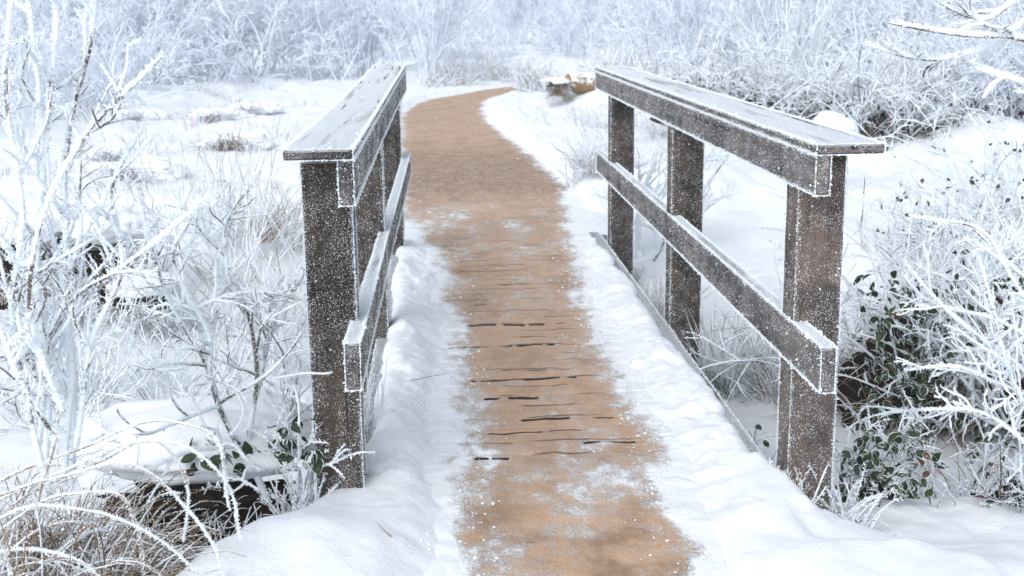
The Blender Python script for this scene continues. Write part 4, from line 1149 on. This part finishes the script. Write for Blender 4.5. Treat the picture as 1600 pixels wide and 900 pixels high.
# ---------------------------------------------------------------- left middle distance
tuft("grass_tuft", "rusty frosted grass tuft just left of the nearest left post at its upper half", "grass tuft", tuple(at(425, 365, 8.6)), 150, 0.22, 0.50, M_STRAW, 501, lean=(10, 65), droop=0.11, rad0=0.0022, ft=0.003, cover=0.55)
tuft("grass_tuft", "wispy upright dry stems on the snowfield left of the left handrail", "grass tuft", tuple(at(330, 300, 9.8)), 34, 0.55, 0.75, M_PALE, 502, lean=(2, 22), droop=0.02, rad0=0.002, ft=0.003, cover=0.5)
tuft("grass_tuft", "bent frosted stalks on the snow between the leaning shrub and the nearest left post", "grass tuft", tuple(at(420, 420, 7.4)), 40, 0.35, 0.8, M_PALE, 503, lean=(5, 60), droop=0.04, rad0=0.002, ft=0.0032, cover=0.7)
for q, (px, py, Yd, lab, n) in enumerate(((365, 232, 13.6, "brown grass hummock poking from the snowfield left of the left handrail", 120), (335, 190, 17.0, "upper of two dark grass edges on the left snowfield", 70),
        (392, 182, 18.0, "dark frosted grass edge close to the left handrail on the snowfield", 70), (215, 185, 17.5, "small dry tuft on the snow behind the diagonal white branch", 60), (175, 245, 12.8, "faint grass streak on the snow behind the tall left stems", 60), (205, 285, 11.3, "low lavender grass patch beside the top of the leaning shrub", 80))):
    p = at(px, py, Yd); x, y = p[0], Yd
    root = thing("snowy_hummock", lab, "hummock", (x, y, gz(x, y))); r_ = np.random.default_rng(510 + q)
    c = Geo(); lump(c, (0, 0.15, 0.0), 0.42, 0.34, 0.13, 510 + q, 0.35, 2.2, 36, 1.0); c.build("snow_cap", M_SNOW, root)
    bs = np.stack([r_.normal(0, 0.14, n * 2), r_.uniform(-0.32, -0.16, n * 2), r_.uniform(-0.02, 0.07, n * 2)], 1)
    gg, _, _ = grass_geo(n * 2, 0, 0.20, r_, lean=(25, 100), droop=0.16, rad0=0.0028, ft=0.003, cover=0.42, base=bs, az=(190, 350), tint=(0.2, 1)); gg.build("grass_stems", M_STRAW if q == 0 else M_FAR, root)
GTU = "small grass tufts scattered over the left snowfield"
t0 = tuft("grass_tuft", "small pale grass tuft poking through the open snowfield on the left", "grass tuft", on_ground(-3.4, 12.5), 26, 0.10, 0.30, M_PALE, 520, group=GTU, lean=(5, 60), droop=0.08, rad0=0.0022, ft=0.003, cover=0.6)
rng = np.random.default_rng(521)
for q in range(64):
    y = rng.uniform(6.5, 25) if q % 3 else rng.uniform(5.5, 9.5); x = rng.uniform(-0.36, -0.10) * y
    dup(t0, on_ground(x, y), rng.uniform(0, 6.28), rng.uniform(0.7, 1.6))
for q, (px, Yd, hh, lab) in enumerate(((300, 5.6, 0.75, "fine twiggy frosted shrub standing behind the leaning shrub on the left"), (415, 6.4, 0.7, "airy low shrub of thin white twigs just left of the left railing"),
        (235, 8.2, 0.9, "thin white shrub behind the left stump"), (350, 8.8, 0.7, "small twiggy shrub in the middle of the left snow, behind the airy one"), (60, 5.6, 0.9, "fine frosted shrub low at the left edge behind the upright stems"), (160, 6.0, 0.8, "tangled frosted shrub low between the upright stems and the leaning shrub"))):
    x = at(px, 400, Yd)[0]
    shrub("frosted_shrub", lab, (x, Yd, gz(x, Yd) - 0.03), 700 + q, 9, 0.16, hh, lean=(5, 50), thick=0.003, ft=0.0036, per=(6, 4), ndl=260, nlen=0.0055, cover=0.72, k=5, pts=11, wig=0.07)
for q, (px, py, Yd, s, lab) in enumerate(((725, 95, 30.0, 0.7, "low rounded frosted bush left of where the path vanishes"), (905, 85, 29.0, 0.8, "low rounded frosted bush above the orange log"), (985, 100, 22.5, 0.6, "low rounded frosted bush at the far end of the right handrail"))):
    p = at(px, py, Yd); put_bush(bD, p[0], Yd, q * 1.9, s, lab)
GTR = "small grass tufts along the right side of the path"
t1 = dup(t0, on_ground(1.9, 11.0), 1.0, 1.0, "little frosted grass tuft in the snow on the right of the path", GTR)
for q in range(30):
    y = rng.uniform(8.6, 17); x = rng.uniform(1.15, 2.4) + (y - 10) * 0.03
    dup(t1, on_ground(x, y), rng.uniform(0, 6.28), rng.uniform(0.6, 1.3))
# grassy heaps where the path bends away
for q, (px, py, Yd, rx, lab, m) in enumerate(((745, 118, 26.0, 0.7, "lavender brown grass heap at the left of the bend of the path", M_PALE), (800, 115, 25.5, 0.6, "frosted grass heap right where the path vanishes", M_PALE), (765, 82, 33.0, 1.0, "grey frosted clump on the white bank beyond the bend", M_FAR),
        (850, 120, 22.0, 0.5, "white tuft on the bank between the path bend and the log", M_PALE), (945, 62, 38.0, 1.3, "dark twiggy clump far behind the far end of the right handrail", M_BARK), (700, 130, 24.5, 0.5, "low twiggy grass on the left verge just before the bend", M_PALE), (980, 120, 18.5, 0.6, "white grass clump behind the far end of the right handrail", M_PALE))):
    p = at(px, py, Yd)
    tuft("grass_clump", lab, "grass clump", (p[0], Yd, gz(p[0], Yd) - 0.02), 190, rx, 0.55 + rx * 0.2, m, 530 + q, lean=(15, 75), droop=0.14, rad0=0.006, ft=0.006, cover=0.62, k=3, pts=7)
GS = "frosted saplings standing on the far white slope"
for q, (x, y, s) in enumerate(((3.6, 40, .7), (5.2, 43, .8), (6.6, 39, .65), (4.6, 47, .9), (2.6, 42, .75), (7.8, 45, .8))):
    put_bush(bC, x, y, q * 1.9, s, "thin pale sapling on the far white slope beyond the bend of the path", GS)

for q, (x, y, a, ln, lab) in enumerate(((-0.16, 3.2, 2.2, 0.09, "thin brown straw lying on the snow mound before the nearest left post"), (-0.14, 4.75, 0.25, 0.16, "thin dark twig lying across the left snow bank beside the boards"))):
    g = Geo(); P = grow([(0, 0, 0)], [(math.cos(a), math.sin(a), 0.02)], ln, 8, 0.03, 0.0, np.random.default_rng(650 + q)); tube(g, P, radii(1, 8, 0.0016, 0.0009), 5, 0.0006, np.random.default_rng(q), 0.2)
    zt = (max(float(snow_t(np.array([x]), np.array([y]))[0]), 0) + 0.008) if y > BY0 else gz(x, y)
    o = g.build("fallen_straw", M_STRAW); o.location = (x, y, zt + 0.006); tag(o, lab, "straw")
# crumbs of snow kicked along the edges of the trodden strip
rng = np.random.default_rng(601); n = 3000
yy = np.concatenate([rng.uniform(2.8, 9.5, 2300), rng.uniform(9.5, 16, n - 2300)]); sd = rng.random(n) < 0.5
xx = np.where(sd, np.interp(yy, EY, ER), np.interp(yy, EY, EL)); off = rng.normal(0.03, 0.07, n); xx = xx + np.where(sd, off, -off)
ok = (yy < BY0) | (yy > BY1) | ((xx > BX0 + 0.02) & (xx < BX1 - 0.08)); xx = xx[ok]; yy = yy[ok]; n = len(xx)
sz = np.minimum(rng.lognormal(-5.9, 0.5, n), 0.0075); zz = np.where((yy > BY0) & (yy < BY1), np.maximum(snow_t(xx, yy), 0.0), np.maximum(ground_z(xx, yy), 0.0))
ico = np.array([[0, 0, 1]] + [[0.894 * math.cos(k * 1.2566), 0.894 * math.sin(k * 1.2566), 0.447] for k in range(5)] + [[0.894 * math.cos(k * 1.2566 + 0.628), 0.894 * math.sin(k * 1.2566 + 0.628), -0.447] for k in range(5)] + [[0, 0, -1]])
icf = np.array([[0, 1 + k, 1 + (k + 1) % 5] for k in range(5)] + [[1 + k, 6 + k, 1 + (k + 1) % 5] for k in range(5)] + [[1 + (k + 1) % 5, 6 + k, 6 + (k + 1) % 5] for k in range(5)] + [[11, 6 + (k + 1) % 5, 6 + k] for k in range(5)])
V = np.stack([xx, yy, zz + sz * 0.25], 1)[:, None] + ico[None] * sz[:, None, None] * rng.uniform(0.55, 1.25, (n, 12, 1)) * np.array([1.2, 1.2, 0.75])
g = Geo(); g.add(V, (np.arange(n)[:, None, None] * 12 + icf[None]).reshape(-1, 3), 1.0)
tag(g.build("snow_crumbs", M_SNOW), "loose crumbs of snow scattered along both edges of the trodden path", "snow", kind="stuff")

# ---------------------------------------------------------------- frosty air
HZ = Geo()
zg = ground_z(X, Y); x0, x1, y0, y1, z0, z1 = gx[0] - 4, gx[-1] + 4, gy[0] - 4, gy[-1] + 4, float(zg.min()) - 1.0, float(zg.max()) + 3.0
HZ.add([(x, y, z) for z in (z0, z1) for y in (y0, y1) for x in (x0, x1)], [[0, 2, 3, 1], [4, 5, 7, 6], [0, 1, 5, 4], [2, 6, 7, 3], [0, 4, 6, 2], [1, 3, 7, 5]])
hm = bpy.data.materials.new("frosty_air"); hm.use_nodes = True
hn = hm.node_tree; hn.nodes.clear()
ho = hn.nodes.new("ShaderNodeOutputMaterial"); hv = hn.nodes.new("ShaderNodeVolumePrincipled")
hv.inputs['Color'].default_value = (0.84, 0.93, 1.0, 1); hv.inputs['Density'].default_value = 0.0022; hv.inputs['Anisotropy'].default_value = 0.0
hn.links.new(hv.outputs[0], ho.inputs['Volume'])
hz = HZ.build("haze", hm, smooth=False); hz['kind'] = 'stuff'
#__BODY__
